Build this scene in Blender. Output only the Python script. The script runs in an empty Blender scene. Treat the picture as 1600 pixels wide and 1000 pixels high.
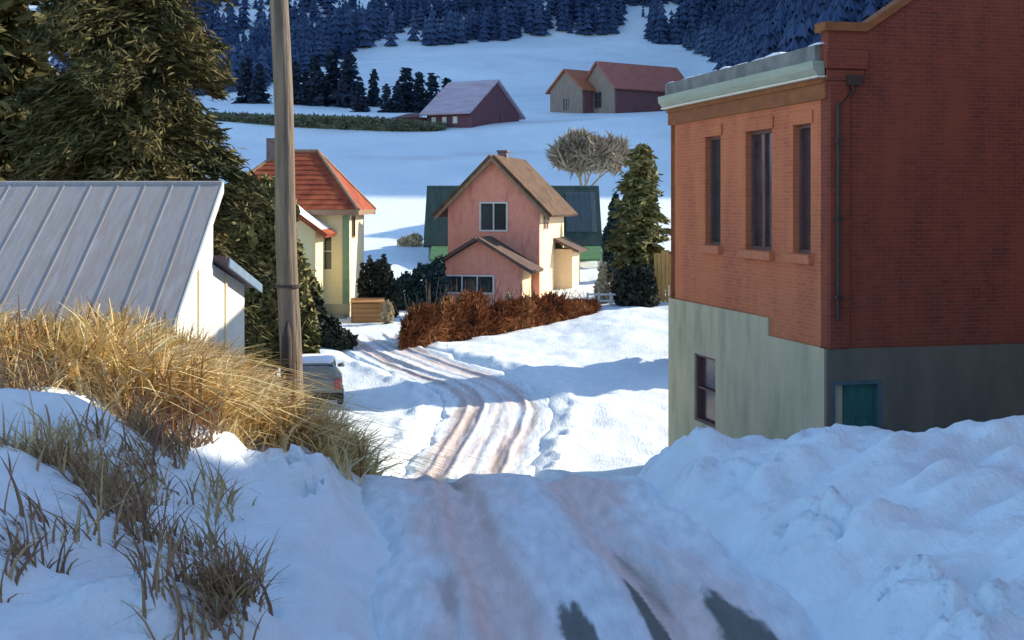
import bpy, math, random
import numpy as np
from mathutils import Matrix, Vector

# ------------------------------------------------------------------ scene, camera, light
C = bpy.context.scene
COL = C.collection
SUN_AZ = math.radians(22)      # angle of the sun ahead of straight right (+x towards +y)
SUN_EL = math.radians(26)
cam = bpy.data.cameras.new('camera'); cam_o = bpy.data.objects.new('camera', cam); COL.objects.link(cam_o)
cam.lens = 45; cam.sensor_width = 36; cam.shift_y = -0.1125
cam.clip_start = 0.1; cam.clip_end = 3000
cam_o.location = (0, 0, 0); cam_o.rotation_euler = (math.radians(90), 0, 0)
C.camera = cam_o
w = bpy.data.worlds.new('World'); C.world = w; w.use_nodes = True
nt = w.node_tree; bg = nt.nodes['Background']
sky = nt.nodes.new('ShaderNodeTexSky'); sky.sky_type = 'NISHITA'; sky.sun_disc = False
sky.sun_elevation = SUN_EL; sky.sun_rotation = math.pi/2 - SUN_AZ
sky.air_density = 1.0; sky.dust_density = 0.3; sky.ozone_density = 2.5
nt.links.new(sky.outputs[0], bg.inputs[0]); bg.inputs[1].default_value = 0.125
sl = bpy.data.lights.new('sun', 'SUN'); sl.energy = 3.4; sl.angle = math.radians(0.6); sl.color = (1.0, 0.86, 0.68)
so = bpy.data.objects.new('sun', sl); COL.objects.link(so)
sdir = Vector((math.cos(SUN_AZ)*math.cos(SUN_EL), math.sin(SUN_AZ)*math.cos(SUN_EL), math.sin(SUN_EL)))
so.rotation_euler = sdir.to_track_quat('Z', 'Y').to_euler(); so.location = sdir*60
C.view_settings.view_transform = 'Standard'; C.view_settings.look = 'None'
C.view_settings.exposure = 1.28; C.view_settings.gamma = 1.0
C.render.engine = 'CYCLES'
C.cycles.max_bounces = 6; C.cycles.diffuse_bounces = 4; C.cycles.use_denoising = True

R = math.radians
F = 2000.0
def px(u, d): return (u-800.0)/F*d           # sideways metres of a picture column at a distance
def pz(v, d): return (320.0-v)/F*d           # height of a picture row at a distance (eye = 0)

# ------------------------------------------------------------------ noise
_rng = np.random.RandomState(7); _TAB = _rng.rand(64, 64)
def vnoise(x, y):
    x = np.asarray(x, float); y = np.asarray(y, float)
    xi = np.floor(x).astype(int); yi = np.floor(y).astype(int)
    fx = x-xi; fy = y-yi; fx = fx*fx*(3-2*fx); fy = fy*fy*(3-2*fy)
    a = _TAB[xi % 64, yi % 64]; b = _TAB[(xi+1) % 64, yi % 64]; c = _TAB[xi % 64, (yi+1) % 64]; d = _TAB[(xi+1) % 64, (yi+1) % 64]
    return (a*(1-fx)+b*fx)*(1-fy)+(c*(1-fx)+d*fx)*fy - 0.5
def fbm(x, y, o=4):
    s = 0; a = 1.0; k = 1.0
    for i in range(o):
        s = s + a*vnoise(x*k+17.3*i, y*k+9.1*i); a *= 0.5; k *= 2.03
    return s
def clods(x, y, s, seed=0):
    """rounded lumps of broken snow, 0..1"""
    x = np.asarray(x, float)/s; y = np.asarray(y, float)/s; xi = np.floor(x).astype(int); yi = np.floor(y).astype(int); out = np.zeros(x.shape)
    for i in (-1, 0, 1):
        for j in (-1, 0, 1):
            a, b = xi+i, yi+j; jx = _TAB[(a+seed) % 64, (b*7+3) % 64]; jy = _TAB[(a*5+11) % 64, (b+seed) % 64]; rr = .25+.5*_TAB[(a*3+seed) % 64, (b*3+9) % 64]
            d = np.hypot(x-a-jx, y-b-jy)/rr; out = np.maximum(out, rr*np.sqrt(np.clip(1-d*d, 0, 1)))
    return out
def blocks(x, y, s, seed=0):
    """broken snow slabs: every cell is a tilted facet at its own height, with a groove round it"""
    x = np.asarray(x, float)/s; y = np.asarray(y, float)/s; xi = np.floor(x).astype(int); yi = np.floor(y).astype(int)
    f1 = np.full(x.shape, 9.0); f2 = f1.copy(); h = np.zeros(x.shape)
    for i in (-1, 0, 1):
        for j in (-1, 0, 1):
            a, b = xi+i, yi+j; dx = x-a-_TAB[(a+seed) % 64, (b*7+3) % 64]; dy = y-b-_TAB[(a*5+11) % 64, (b+seed) % 64]; d = np.hypot(dx, dy)
            hh = _TAB[(a*3+seed) % 64, (b*11+9) % 64]+(_TAB[(a+seed) % 64, (b+17) % 64]-.5)*1.3*dx+(_TAB[(a+29) % 64, (b+seed) % 64]-.5)*1.3*dy
            n = d < f1; f2 = np.where(n, f1, np.minimum(f2, d)); h = np.where(n, hh, h); f1 = np.where(n, d, f1)
    return h*np.clip((f2-f1)*5, 0, 1)
def sst(a, b, x):
    t = np.clip((np.asarray(x, float)-a)/(b-a), 0, 1); return t*t*(3-2*t)

# ------------------------------------------------------------------ materials
def ramp(n, stops):
    e = n.color_ramp.elements
    while len(e) < len(stops): e.new(0.5)
    for el, (p, c) in zip(e, stops): el.position = p; el.color = (*c, 1)
def mat(name, cols, rough=0.85, scale=3.0, stretch=(1, 1, 1), bump=0.3, bscale=20.0, bdist=0.02, spec=0.3, detail=6, lo=0.32, hi=0.68, metallic=0.0, boards=None):
    """cols: two or three base colours, mixed by a noise in object space"""
    m = bpy.data.materials.new(name); m.use_nodes = True; t = m.node_tree; N = t.nodes; L = t.links
    p = N['Principled BSDF']; p.inputs['Roughness'].default_value = rough; p.inputs['Metallic'].default_value = metallic
    p.inputs['Specular IOR Level'].default_value = spec
    tc = N.new('ShaderNodeTexCoord'); mp = N.new('ShaderNodeMapping'); mp.inputs['Scale'].default_value = stretch
    L.new(tc.outputs['Object'], mp.inputs[0])
    nz = N.new('ShaderNodeTexNoise'); nz.inputs['Scale'].default_value = scale; nz.inputs['Detail'].default_value = detail; nz.inputs['Roughness'].default_value = 0.62
    L.new(mp.outputs[0], nz.inputs['Vector'])
    rp = N.new('ShaderNodeValToRGB'); k = len(cols)
    ramp(rp, [(lo+(hi-lo)*i/max(1, k-1), c) for i, c in enumerate(cols)])
    L.new(nz.outputs[0], rp.inputs[0]); L.new(rp.outputs[0], p.inputs['Base Color'])
    if bump > 0:
        n2 = N.new('ShaderNodeTexNoise'); n2.inputs['Scale'].default_value = bscale; n2.inputs['Detail'].default_value = 5
        L.new(mp.outputs[0], n2.inputs['Vector'])
        b = N.new('ShaderNodeBump'); b.inputs['Strength'].default_value = bump; b.inputs['Distance'].default_value = bdist
        L.new(n2.outputs[0], b.inputs['Height']); L.new(b.outputs[0], p.inputs['Normal'])
    if boards:                       # clapboards ('h') or upright boards ('v') as a relief
        sx = N.new('ShaderNodeSeparateXYZ'); L.new(tc.outputs['Object'], sx.inputs[0])
        ad = N.new('ShaderNodeMath'); L.new(sx.outputs[0], ad.inputs[0]); L.new(sx.outputs[1], ad.inputs[1])
        mu = N.new('ShaderNodeMath'); mu.operation = 'MULTIPLY'; mu.inputs[1].default_value = 1/boards[1]; L.new(sx.outputs[2] if boards[0] == 'h' else ad.outputs[0], mu.inputs[0])
        fr = N.new('ShaderNodeMath'); fr.operation = 'FRACT'; L.new(mu.outputs[0], fr.inputs[0])
        iv = N.new('ShaderNodeMath'); iv.operation = 'SUBTRACT'; iv.inputs[0].default_value = 1; L.new(fr.outputs[0], iv.inputs[1])
        b2 = N.new('ShaderNodeBump'); b2.inputs['Strength'].default_value = .8; b2.inputs['Distance'].default_value = boards[2]; L.new(iv.outputs[0], b2.inputs['Height'])
        if bump > 0: L.new(b.outputs[0], b2.inputs['Normal'])
        L.new(b2.outputs[0], p.inputs['Normal'])
    return m
def brick_mat(name, c1, c2, mortar, stain):
    m = bpy.data.materials.new(name); m.use_nodes = True; t = m.node_tree; N = t.nodes; L = t.links
    p = N['Principled BSDF']; p.inputs['Roughness'].default_value = 0.9; p.inputs['Specular IOR Level'].default_value = 0.2
    tc = N.new('ShaderNodeTexCoord'); sp = N.new('ShaderNodeSeparateXYZ'); L.new(tc.outputs['Object'], sp.inputs[0])
    ad = N.new('ShaderNodeMath'); L.new(sp.outputs[0], ad.inputs[0]); L.new(sp.outputs[1], ad.inputs[1])
    cb = N.new('ShaderNodeCombineXYZ'); L.new(ad.outputs[0], cb.inputs[0]); L.new(sp.outputs[2], cb.inputs[1])
    br = N.new('ShaderNodeTexBrick'); br.inputs['Scale'].default_value = 1.0
    br.inputs['Brick Width'].default_value = 0.23; br.inputs['Row Height'].default_value = 0.078; br.inputs['Mortar Size'].default_value = 0.007
    br.inputs['Color1'].default_value = (*c1, 1); br.inputs['Color2'].default_value = (*c2, 1); br.inputs['Mortar'].default_value = (*mortar, 1)
    L.new(cb.outputs[0], br.inputs['Vector'])
    nz = N.new('ShaderNodeTexNoise'); nz.inputs['Scale'].default_value = 0.9; nz.inputs['Detail'].default_value = 7; nz.inputs['Roughness'].default_value = .65
    mp = N.new('ShaderNodeMapping'); mp.inputs['Scale'].default_value = (1.3, 1.3, 0.35); L.new(tc.outputs['Object'], mp.inputs[0]); L.new(mp.outputs[0], nz.inputs['Vector'])
    rp = N.new('ShaderNodeValToRGB'); ramp(rp, [(0.36, (0, 0, 0)), (0.66, (1, 1, 1))]); L.new(nz.outputs[0], rp.inputs[0])
    mx = N.new('ShaderNodeMix'); mx.data_type = 'RGBA'; mx.inputs[7].default_value = (*stain, 1)
    mm = N.new('ShaderNodeMath'); mm.operation = 'MULTIPLY'; mm.inputs[1].default_value = 0.7; L.new(rp.outputs[0], mm.inputs[0])
    L.new(mm.outputs[0], mx.inputs[0]); L.new(br.outputs['Color'], mx.inputs[6]); L.new(mx.outputs[2], p.inputs['Base Color'])
    b = N.new('ShaderNodeBump'); b.inputs['Strength'].default_value = 0.5; b.inputs['Distance'].default_value = 0.01; b.invert = True
    L.new(br.outputs['Fac'], b.inputs['Height']); L.new(b.outputs[0], p.inputs['Normal'])
    return m
def attr_mat(name, rough=0.8, bscale=30, bump=0.35, bdist=0.03, spec=0.25, vary=0.0, stretch=(1, 1, 1)):
    """colour from the mesh's 'Col' attribute (soil, grass, dirty snow), broken up by noise"""
    m = bpy.data.materials.new(name); m.use_nodes = True; t = m.node_tree; N = t.nodes; L = t.links
    p = N['Principled BSDF']; p.inputs['Roughness'].default_value = rough; p.inputs['Specular IOR Level'].default_value = spec
    at = N.new('ShaderNodeAttribute'); at.attribute_name = 'Col'
    tc = N.new('ShaderNodeTexCoord'); mp = N.new('ShaderNodeMapping'); mp.inputs['Scale'].default_value = stretch; L.new(tc.outputs['Object'], mp.inputs[0])
    nz = N.new('ShaderNodeTexNoise'); nz.inputs['Scale'].default_value = bscale*.25; nz.inputs['Detail'].default_value = 8; L.new(mp.outputs[0], nz.inputs['Vector'])
    mr = N.new('ShaderNodeMapRange'); mr.inputs[1].default_value = .3; mr.inputs[2].default_value = .7; mr.inputs[3].default_value = 1-vary; mr.inputs[4].default_value = 1+vary*.6
    L.new(nz.outputs[0], mr.inputs[0])
    mx = N.new('ShaderNodeMix'); mx.data_type = 'RGBA'; mx.blend_type = 'MULTIPLY'; mx.inputs[0].default_value = 1
    L.new(at.outputs['Color'], mx.inputs[6]); L.new(mr.outputs[0], mx.inputs[7]); L.new(mx.outputs[2], p.inputs['Base Color'])
    n2 = N.new('ShaderNodeTexNoise'); n2.inputs['Scale'].default_value = bscale; n2.inputs['Detail'].default_value = 6; L.new(mp.outputs[0], n2.inputs['Vector'])
    b = N.new('ShaderNodeBump'); b.inputs['Strength'].default_value = bump; b.inputs['Distance'].default_value = bdist
    L.new(n2.outputs[0], b.inputs['Height']); L.new(b.outputs[0], p.inputs['Normal'])
    return m

M = {}
M['snow'] = mat('snow', [(.80, .82, .86), (.86, .87, .89)], .65, 4, bump=.3, bscale=14, bdist=.03)
M['brick'] = brick_mat('brick', (.48, .13, .06), (.37, .098, .048), (.42, .20, .13), (.60, .205, .09))
M['brick_shaded'] = brick_mat('brick_shaded', (.205, .046, .028), (.135, .032, .024), (.17, .085, .07), (.27, .075, .04))  # same brick, with the front's deeper shade put into the colour
M['frieze'] = mat('frieze', [(.20, .07, .028), (.28, .11, .04)], scale=2.5, stretch=(1, 1, 2))
M['sill'] = mat('sill', [(.46, .145, .07), (.52, .19, .095)], scale=6)
M['concrete'] = mat('concrete', [(.31, .30, .20), (.43, .40, .27), (.52, .44, .30)], scale=1.1, stretch=(1.4, 1.4, .45), bump=.35, bscale=9)
M['concrete_shaded'] = mat('concrete_shaded', [(.10, .10, .085), (.15, .145, .11)], scale=1.2, stretch=(1.4, 1.4, .45))  # basement concrete again, darkened in colour for the shaded front
M['gutter'] = mat('gutter', [(.27, .32, .25), (.36, .41, .33)], .5, 2.5, stretch=(1, .5, 3), bump=.1)
M['lip'] = mat('lip', [(.62, .58, .44), (.72, .70, .58)], .5)
M['parapet'] = mat('parapet', [(.11, .12, .12), (.24, .25, .24)], .7, 2.0)
M['pipe'] = mat('pipe', [(.035, .025, .022), (.06, .04, .035)], .5, 4)
M['glass'] = mat('glass', [(.02, .03, .035), (.05, .06, .065)], .09, 1.5, bump=0.04, bscale=2, spec=.5)
M['glass_red'] = mat('glass_red', [(.045, .028, .035), (.085, .05, .055)], .14, 2.5, bump=0.04, bscale=2, spec=.4)
M['frame_dark'] = mat('frame_dark', [(.11, .06, .06), (.16, .09, .08)], .6)
M['frame_white'] = mat('frame_white', [(.55, .55, .55), (.66, .65, .63)], .5)
M['teal'] = mat('teal', [(.02, .10, .095), (.03, .15, .135)], .5, 3, stretch=(3, 3, .6))
M['pink'] = mat('pink', [(.66, .255, .175), (.74, .32, .225), (.60, .215, .165)], scale=1.5, stretch=(1.5, 1.5, .5), bump=.2, bscale=10, boards=('h', .16, .02))
M['pink_trim'] = mat('pink_trim', [(.50, .38, .34), (.60, .46, .40)], scale=3)
M['pink_lit'] = mat('pink_lit', [(.80, .58, .34), (.84, .66, .42)], scale=1.5, stretch=(1.5, 1.5, .5), bump=.2, boards=('h', .16, .02))  # pink walls' sun side, the sunlight put into the colour
M['brown_roof'] = mat('brown_roof', [(.055, .030, .018), (.095, .055, .031), (.13, .08, .046)], .9, 2.0, bump=.5, bscale=9)
M['grey_brown_roof'] = mat('grey_brown_roof', [(.075, .05, .045), (.125, .088, .07)], .9, 2.0, bump=.5, bscale=9)
M['chimney'] = mat('chimney', [(.13, .09, .10), (.19, .14, .14)], .9, 6)
M['cream'] = mat('cream', [(.74, .62, .33), (.80, .68, .38)], scale=1.4, stretch=(2, 2, .3), bump=.2, boards=('h', .16, .02))
M['cream_lit'] = mat('cream_lit', [(.80, .66, .40), (.84, .72, .46)], scale=1.4, stretch=(2, 2, .3), bump=.2, boards=('h', .16, .02))  # cream paint again, brightened in colour for the sunlit side wall
M['green_trim'] = mat('green_trim', [(.17, .27, .17), (.23, .33, .21)], scale=3)
M['red_roof'] = mat('red_roof', [(.17, .032, .015), (.27, .056, .022), (.34, .095, .035)], .85, 1.8, bump=.5, bscale=10)
M['fascia'] = mat('fascia', [(.20, .13, .08), (.28, .19, .12)], scale=4)
M['white_wall'] = mat('white_wall', [(.62, .64, .55), (.72, .71, .62)], scale=1.5, stretch=(2, 2, .4), bump=.2, boards=('h', .18, .025))
M['tin_roof'] = mat('tin_roof', [(.25, .25, .265), (.31, .305, .305), (.285, .265, .25), (.33, .33, .335)], .6, 1.6, stretch=(2.2, .3, .3), bump=.2, bscale=6)
M['slate_blue'] = mat('slate_blue', [(.10, .16, .24), (.16, .23, .32)], .7)
M['eave_dark'] = mat('eave_dark', [(.05, .035, .05), (.09, .06, .075)], .7)
M['shade_wall'] = mat('shade_wall', [(.05, .10, .12), (.08, .14, .16)], .7, 2)  # shade on the white house's front put into the wall colour
M['dgreen_roof'] = mat('dgreen_roof', [(.018, .042, .036), (.04, .07, .06)], .8, 1.5, stretch=(2, .5, .5), bump=.4, bscale=7)
M['mgreen_roof'] = mat('mgreen_roof', [(.05, .14, .06), (.09, .20, .09)], .8, 1.5, stretch=(.5, 2, 2), bump=.4, bscale=7)
M['sheet'] = mat('sheet', [(.05, .075, .085), (.075, .105, .115)], .6, 2, stretch=(4, .6, .6))
M['grey_wall'] = mat('grey_wall', [(.17, .20, .22), (.24, .27, .28)], .8, 2, stretch=(3, 3, .4))
M['maroon_wall'] = mat('maroon_wall', [(.13, .055, .06), (.19, .085, .085)], .8, 2, stretch=(1, 1, 2))
M['lav_roof'] = mat('lav_roof', [(.36, .28, .34), (.50, .41, .47)], .7, .7, stretch=(2.5, .5, .5))
M['plum_wall'] = mat('plum_wall', [(.11, .05, .062), (.16, .07, .085)], .9, 1.2, stretch=(3, 3, .5), boards=('v', .3, .03))
M['barn_tan'] = mat('barn_tan', [(.21, .155, .135), (.29, .23, .18)], .9, 1.2, stretch=(3, 3, .5), boards=('v', .3, .03))
M['barn_red_roof'] = mat('barn_red_roof', [(.33, .105, .08), (.42, .15, .11)], .8, .9, stretch=(.4, 2, 2))
M['barn_rust'] = mat('barn_rust', [(.30, .095, .05), (.40, .15, .07)], .8, .9)
M['barn_wall'] = mat('barn_wall', [(.13, .06, .065), (.18, .085, .09)], .9, 1.2, stretch=(3, 3, .5), boards=('v', .3, .03))
M['ochre'] = mat('ochre', [(.33, .18, .06), (.45, .26, .09)], .85, 2.5, stretch=(5, 5, .5))
M['orange_wood'] = mat('orange_wood', [(.38, .18, .065), (.47, .25, .10)], .85, 2.5, stretch=(.6, .6, 4))
M['pole'] = mat('pole', [(.10, .082, .066), (.18, .15, .115), (.26, .205, .145)], .9, 2.2, stretch=(5, 5, .35), bump=.8, bscale=7, bdist=.03)
M['pole_dark'] = mat('pole_dark', [(.035, .03, .028), (.07, .055, .05)], .8, 5)
M['bark'] = mat('bark', [(.07, .05, .035), (.13, .095, .065)], .95, 3, stretch=(4, 4, .6), bump=.8, bscale=9)
M['spruce'] = mat('spruce', [(.034, .042, .019), (.085, .08, .03), (.14, .112, .04)], .8, .75, bump=0, spec=.2, lo=.30, hi=.66)
M['olive'] = mat('olive', [(.05, .07, .032), (.15, .14, .05), (.24, .21, .08)], .8, .9, bump=0, spec=.2, lo=.30, hi=.66)
M['dark_shrub'] = mat('dark_shrub', [(.016, .024, .02), (.045, .05, .034)], .8, 1.2, bump=0, spec=.2)
M['teal_shrub'] = mat('teal_shrub', [(.014, .036, .042), (.035, .07, .07)], .8, 1.2, bump=0, spec=.2)
M['navy_tree'] = mat('navy_tree', [(.02, .034, .06), (.04, .058, .09)], .9, .35, bump=0, spec=.1)
M['navy_forest'] = mat('navy_forest', [(.022, .042, .10), (.042, .072, .15), (.075, .12, .21)], .9, .035, bump=0, spec=.1)
M['twig'] = mat('twig', [(.25, .21, .16), (.36, .305, .235)], .9, .7, bump=0, spec=.1)
M['rust_hedge'] = mat('rust_hedge', [(.10, .038, .022), (.24, .09, .035), (.42, .21, .09)], .9, .9, bump=0, spec=.1)
M['far_hedge'] = mat('far_hedge', [(.10, .115, .08), (.16, .17, .11)], .9, .25, bump=0, spec=.1)
M['tan_shrub'] = mat('tan_shrub', [(.42, .33, .19), (.55, .46, .30)], .9, 4, bump=0)
M['car_paint'] = mat('car_paint', [(.19, .20, .175), (.225, .23, .20)], .38, 3, bump=.02, spec=.5)
M['rubber'] = mat('rubber', [(.012, .012, .014), (.022, .022, .024)], .7)
M['tail'] = mat('tail', [(.28, .05, .04), (.34, .07, .05)], .25, spec=.5)
M['alloy'] = mat('alloy', [(.3, .3, .31), (.36, .36, .36)], .4, metallic=.6)
M['ground'] = attr_mat('ground_snow', .62, 15, .62, .045, .25, .07, (1, .55, 1))
M['road'] = attr_mat('road_snow', .6, 22, .6, .035, .3, .16, (1.6, .35, 1))
M['grass'] = attr_mat('dry_grass', .85, 30, 0, .01, .15, .15)

# ------------------------------------------------------------------ mesh helpers
def link(name, me, parent=None):
    o = bpy.data.objects.new(name, me); COL.objects.link(o)
    if parent is not None: o.parent = parent
    return o
def tag(o, label=None, cat=None, group=None, kind=None):
    if label: o['label'] = label
    if cat: o['category'] = cat
    if group: o['group'] = group
    if kind: o['kind'] = kind
    return o
def thing(name, label, cat, loc, rz=0.0, group=None):
    o = link(name, None); o.location = loc; o.rotation_euler = (0, 0, rz); o.empty_display_size = .3
    return tag(o, label, cat, group)
def arrays_mesh(name, V, Fc, m, smooth=False, col=None):
    """V (n,3), Fc (k,3|4) -> mesh"""
    V = np.ascontiguousarray(V, np.float32); Fc = np.ascontiguousarray(Fc, np.int32); k = Fc.shape[1]
    me = bpy.data.meshes.new(name); me.vertices.add(len(V)); me.vertices.foreach_set('co', V.ravel())
    me.loops.add(Fc.size); me.loops.foreach_set('vertex_index', Fc.ravel())
    me.polygons.add(len(Fc)); me.polygons.foreach_set('loop_start', np.arange(0, Fc.size, k, dtype=np.int32))
    me.polygons.foreach_set('use_smooth', np.full(len(Fc), smooth, dtype=bool))
    me.update(calc_edges=True); me.validate()
    if col is not None:
        a = me.attributes.new('Col', 'FLOAT_COLOR', 'POINT')
        a.data.foreach_set('color', np.c_[col, np.ones(len(col))].astype(np.float32).ravel())
    me.materials.append(m); return me
def wf(ox, oy, oz, ang):
    """wall frame: u to the right seen from outside, v outwards, w up"""
    c, s = math.cos(ang), math.sin(ang)
    return Matrix(((c, s, 0, ox), (s, -c, 0, oy), (0, 0, 1, oz), (0, 0, 0, 1)))
class MB:
    def __init__(s, T=None): s.v = []; s.f = []; s.T = T
    def add(s, vs, fs):
        n = len(s.v)
        for p in vs:
            p = Vector(p); s.v.append(tuple(s.T @ p) if s.T is not None else tuple(p))
        flip = s.T is not None and s.T.to_3x3().determinant() < 0
        for f in fs: s.f.append(tuple(n+i for i in (reversed(f) if flip else f)))
        return s
    def box(s, a, b, c, d, e, f):
        return s.add([(a, c, e), (b, c, e), (b, d, e), (a, d, e), (a, c, f), (b, c, f), (b, d, f), (a, d, f)],
                     [(3, 2, 1, 0), (4, 5, 6, 7), (0, 1, 5, 4), (1, 2, 6, 5), (2, 3, 7, 6), (3, 0, 4, 7)])
    def extrude(s, pts, vec):
        n = len(pts); vec = Vector(vec); P = [Vector(p) for p in pts]
        return s.add(P+[p+vec for p in P], [tuple(range(n-1, -1, -1)), tuple(range(n, 2*n))]+[(i, (i+1) % n, n+(i+1) % n, n+i) for i in range(n)])
    def slab(s, pts, t):
        """a sheet of thickness t below its counter-clockwise (seen from above) outline"""
        P = [Vector(p) for p in pts]; n = (P[1]-P[0]).cross(P[2]-P[0]).normalized()
        Q = [p-n*t for p in P]; return s.extrude(Q, n*t)
    def panel(s, u0, u1, w0, w1, holes=(), th=.25, v=0.0):
        us = sorted({u0, u1, *[h[0] for h in holes], *[h[1] for h in holes]}); ws = sorted({w0, w1, *[h[2] for h in holes], *[h[3] for h in holes]})
        solid = lambda i, j: 0 <= i < len(us)-1 and 0 <= j < len(ws)-1 and not any(h[0] <= (us[i]+us[i+1])/2 <= h[1] and h[2] <= (ws[j]+ws[j+1])/2 <= h[3] for h in holes)
        for i in range(len(us)-1):
            for j in range(len(ws)-1):
                if not solid(i, j): continue
                a, b, c, d = us[i], us[i+1], ws[j], ws[j+1]; k = v-th
                s.add([(a, v, c), (b, v, c), (b, v, d), (a, v, d)], [(3, 2, 1, 0)])
                s.add([(a, k, c), (b, k, c), (b, k, d), (a, k, d)], [(0, 1, 2, 3)])
                for di, dj, q in ((-1, 0, [(a, v, c), (a, v, d), (a, k, d), (a, k, c)]), (1, 0, [(b, v, d), (b, v, c), (b, k, c), (b, k, d)]),
                                  (0, -1, [(b, v, c), (a, v, c), (a, k, c), (b, k, c)]), (0, 1, [(a, v, d), (b, v, d), (b, k, d), (a, k, d)])):
                    if not solid(i+di, j+dj): s.add(q, [(3, 2, 1, 0)])
        return s
    def tube(s, pts, rad, n=8, cap=True):
        P = [Vector(p) for p in pts]; vs = []; fs = []
        for i, p in enumerate(P):
            d = (P[min(i+1, len(P)-1)]-P[max(i-1, 0)]).normalized()
            a = d.orthogonal() if abs(d.z) < .99 else Vector((1, 0, 0)); a = (a-d*a.dot(d)).normalized(); b = d.cross(a)
            r = rad[i] if hasattr(rad, '__len__') else rad
            for k in range(n):
                t = 2*math.pi*k/n; vs.append(p+(a*math.cos(t)+b*math.sin(t))*r)
        for i in range(len(P)-1):
            for k in range(n): fs.append((i*n+k, i*n+(k+1) % n, (i+1)*n+(k+1) % n, (i+1)*n+k))
        if cap: fs.append(tuple(range(n-1, -1, -1))); fs.append(tuple((len(P)-1)*n+k for k in range(n)))
        return s.add(vs, fs)
    def build(s, name, m, parent=None, smooth=False, bevel=0.0):
        me = bpy.data.meshes.new(name); me.from_pydata(s.v, [], s.f); me.update(); me.materials.append(m)
        if smooth:
            for p in me.polygons: p.use_smooth = True
        o = link(name, me, parent)
        if bevel:
            b = o.modifiers.new('bevel', 'BEVEL'); b.width = bevel; b.segments = 2; b.limit_method = 'ANGLE'
        return o
def window(parent, T, u0, u1, w0, w1, mf, mg, cols=2, rows=1, fw=.07, proud=.03, depth=.06, name='window', sill=None):
    fr = MB(T); fr.panel(u0, u1, w0, w1, [(u0+fw, u1-fw, w0+fw, w1-fw)], proud+depth, proud)
    iw = (u1-u0-2*fw); ih = (w1-w0-2*fw)
    for i in range(1, cols):
        c = u0+fw+iw*i/cols; fr.box(c-fw*.35, c+fw*.35, -depth, proud-.012, w0+fw+.002, w1-fw-.002)
    for j in range(1, rows):
        c = w0+fw+ih*j/rows; fr.box(u0+fw+.002, u1-fw-.002, -depth, proud-.018, c-fw*.3, c+fw*.3)
    o = fr.build(name, mf, parent)
    g = MB(T); g.box(u0+fw*.6, u1-fw*.6, -depth-.03, -depth+.012, w0+fw*.6, w1-fw*.6); g.build('pane', mg, o)
    if sill: s_ = MB(T); s_.box(u0-.1, u1+.1, -.05, .16, w0-.16, w0-.01); s_.build('sill', sill, o, bevel=.015)
    return o

# ------------------------------------------------------------------ terrain
_d = [-60, 0, 8.8, 12, 15, 16.5, 20, 25, 30, 33, 36, 41, 45, 50, 60, 70, 85, 100, 120, 150, 165, 180, 200, 230, 260, 300, 330, 400, 520, 700]
_z = [-2.6, -2.8, -2.99, -3.08, -3.18, -3.45, -4.65, -5.95, -6.55, -6.7, -6.6, -6.22, -5.93, -5.55, -5.0, -4.4, -2.2, .6, 4.2, 9.0, 10.8, 12.2, 15.5, 21, 27, 36, 43, 76, 135, 215]
_dd = np.linspace(-60, 700, 7601); _zz = np.interp(_dd, _d, _z)
def _smooth(a, n):
    k = np.hanning(n+2)[1:-1]; k /= k.sum(); return np.convolve(np.pad(a, n//2, mode='edge'), k, 'valid')[:len(a)]
_z1 = _smooth(_zz, 19); _z2 = _smooth(_zz, 141); _t = sst(60, 90, _dd); _zz = _z1*(1-_t)+_z2*_t
PATH = np.array([(.6, -20), (.6, 0), (.66, 8.8), (.32, 12), (-.12, 16), (-.65, 22), (-1.15, 29), (-1.0, 34), (-.55, 38.5), (-.55, 41), (-1.3, 43.6), (-2.9, 46.2), (-4.8, 49.5), (-6.3, 53.5)])
def path_dense():
    t = np.linspace(0, len(PATH)-1, 700); i = np.clip(t.astype(int), 0, len(PATH)-2); f = t-i
    p = [PATH[np.clip(i+k, 0, len(PATH)-1)] for k in (-1, 0, 1, 2)]; f = f[:, None]
    return .5*((2*p[1])+(-p[0]+p[2])*f+(2*p[0]-5*p[1]+4*p[2]-p[3])*f*f+(-p[0]+3*p[1]-3*p[2]+p[3])*f**3)
PD = path_dense()
def road_dist(x, y):
    """unsigned distance to the road's centre line"""
    out = np.full(x.shape, 99.0); s = (y > -21) & (y < 56) & (np.abs(x) < 14)
    if s.any():
        xs, ys = x[s], y[s]; best = np.full(xs.shape, 99.0)
        for q in PD[::4]: best = np.minimum(best, (xs-q[0])**2+(ys-q[1])**2)
        out[s] = np.sqrt(best)
    return out
def ground_base(x, y):
    x = np.asarray(x, float); y = np.asarray(y, float)
    z = np.interp(y, _dd, _zz)
    xc = np.interp(y, PATH[:, 1], PATH[:, 0])
    near = sst(2, 9, y)
    z = z + np.interp(y, [-60, 6, 9, 16, 20, 27, 34, 40], [.9, 1.0, 1.25, 1.3, 1.75, 1.6, .6, 0])*sst(1.7, 4.6, xc-x)
    rb = np.interp(y, [-60, 6, 9, 12, 15, 17.5, 20], [.25, .25, .26, .32, .40, .25, 0])
    z = z + rb*sst(1.9, 3.9, x-xc)*(1+.9*fbm(x*.55, y*.55, 3))
    # mounds in the valley, the rise on the right before the hedge
    z = z + .35*sst(46, 54, y)*sst(74, 62, y)*sst(1.5, 5, x)
    # wooded spur on the right, hidden low behind the brick building
    z = z + 78*sst(112, 176, y)*sst(.13*y+3, .13*y+75, x)
    z = z + 30*sst(300, 420, y)*sst(-.05*y, -.5*y, x)
    z = z + (3.4*fbm(x*.018+3, y*.018+1, 3))*sst(80, 140, y)
    return z
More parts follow.
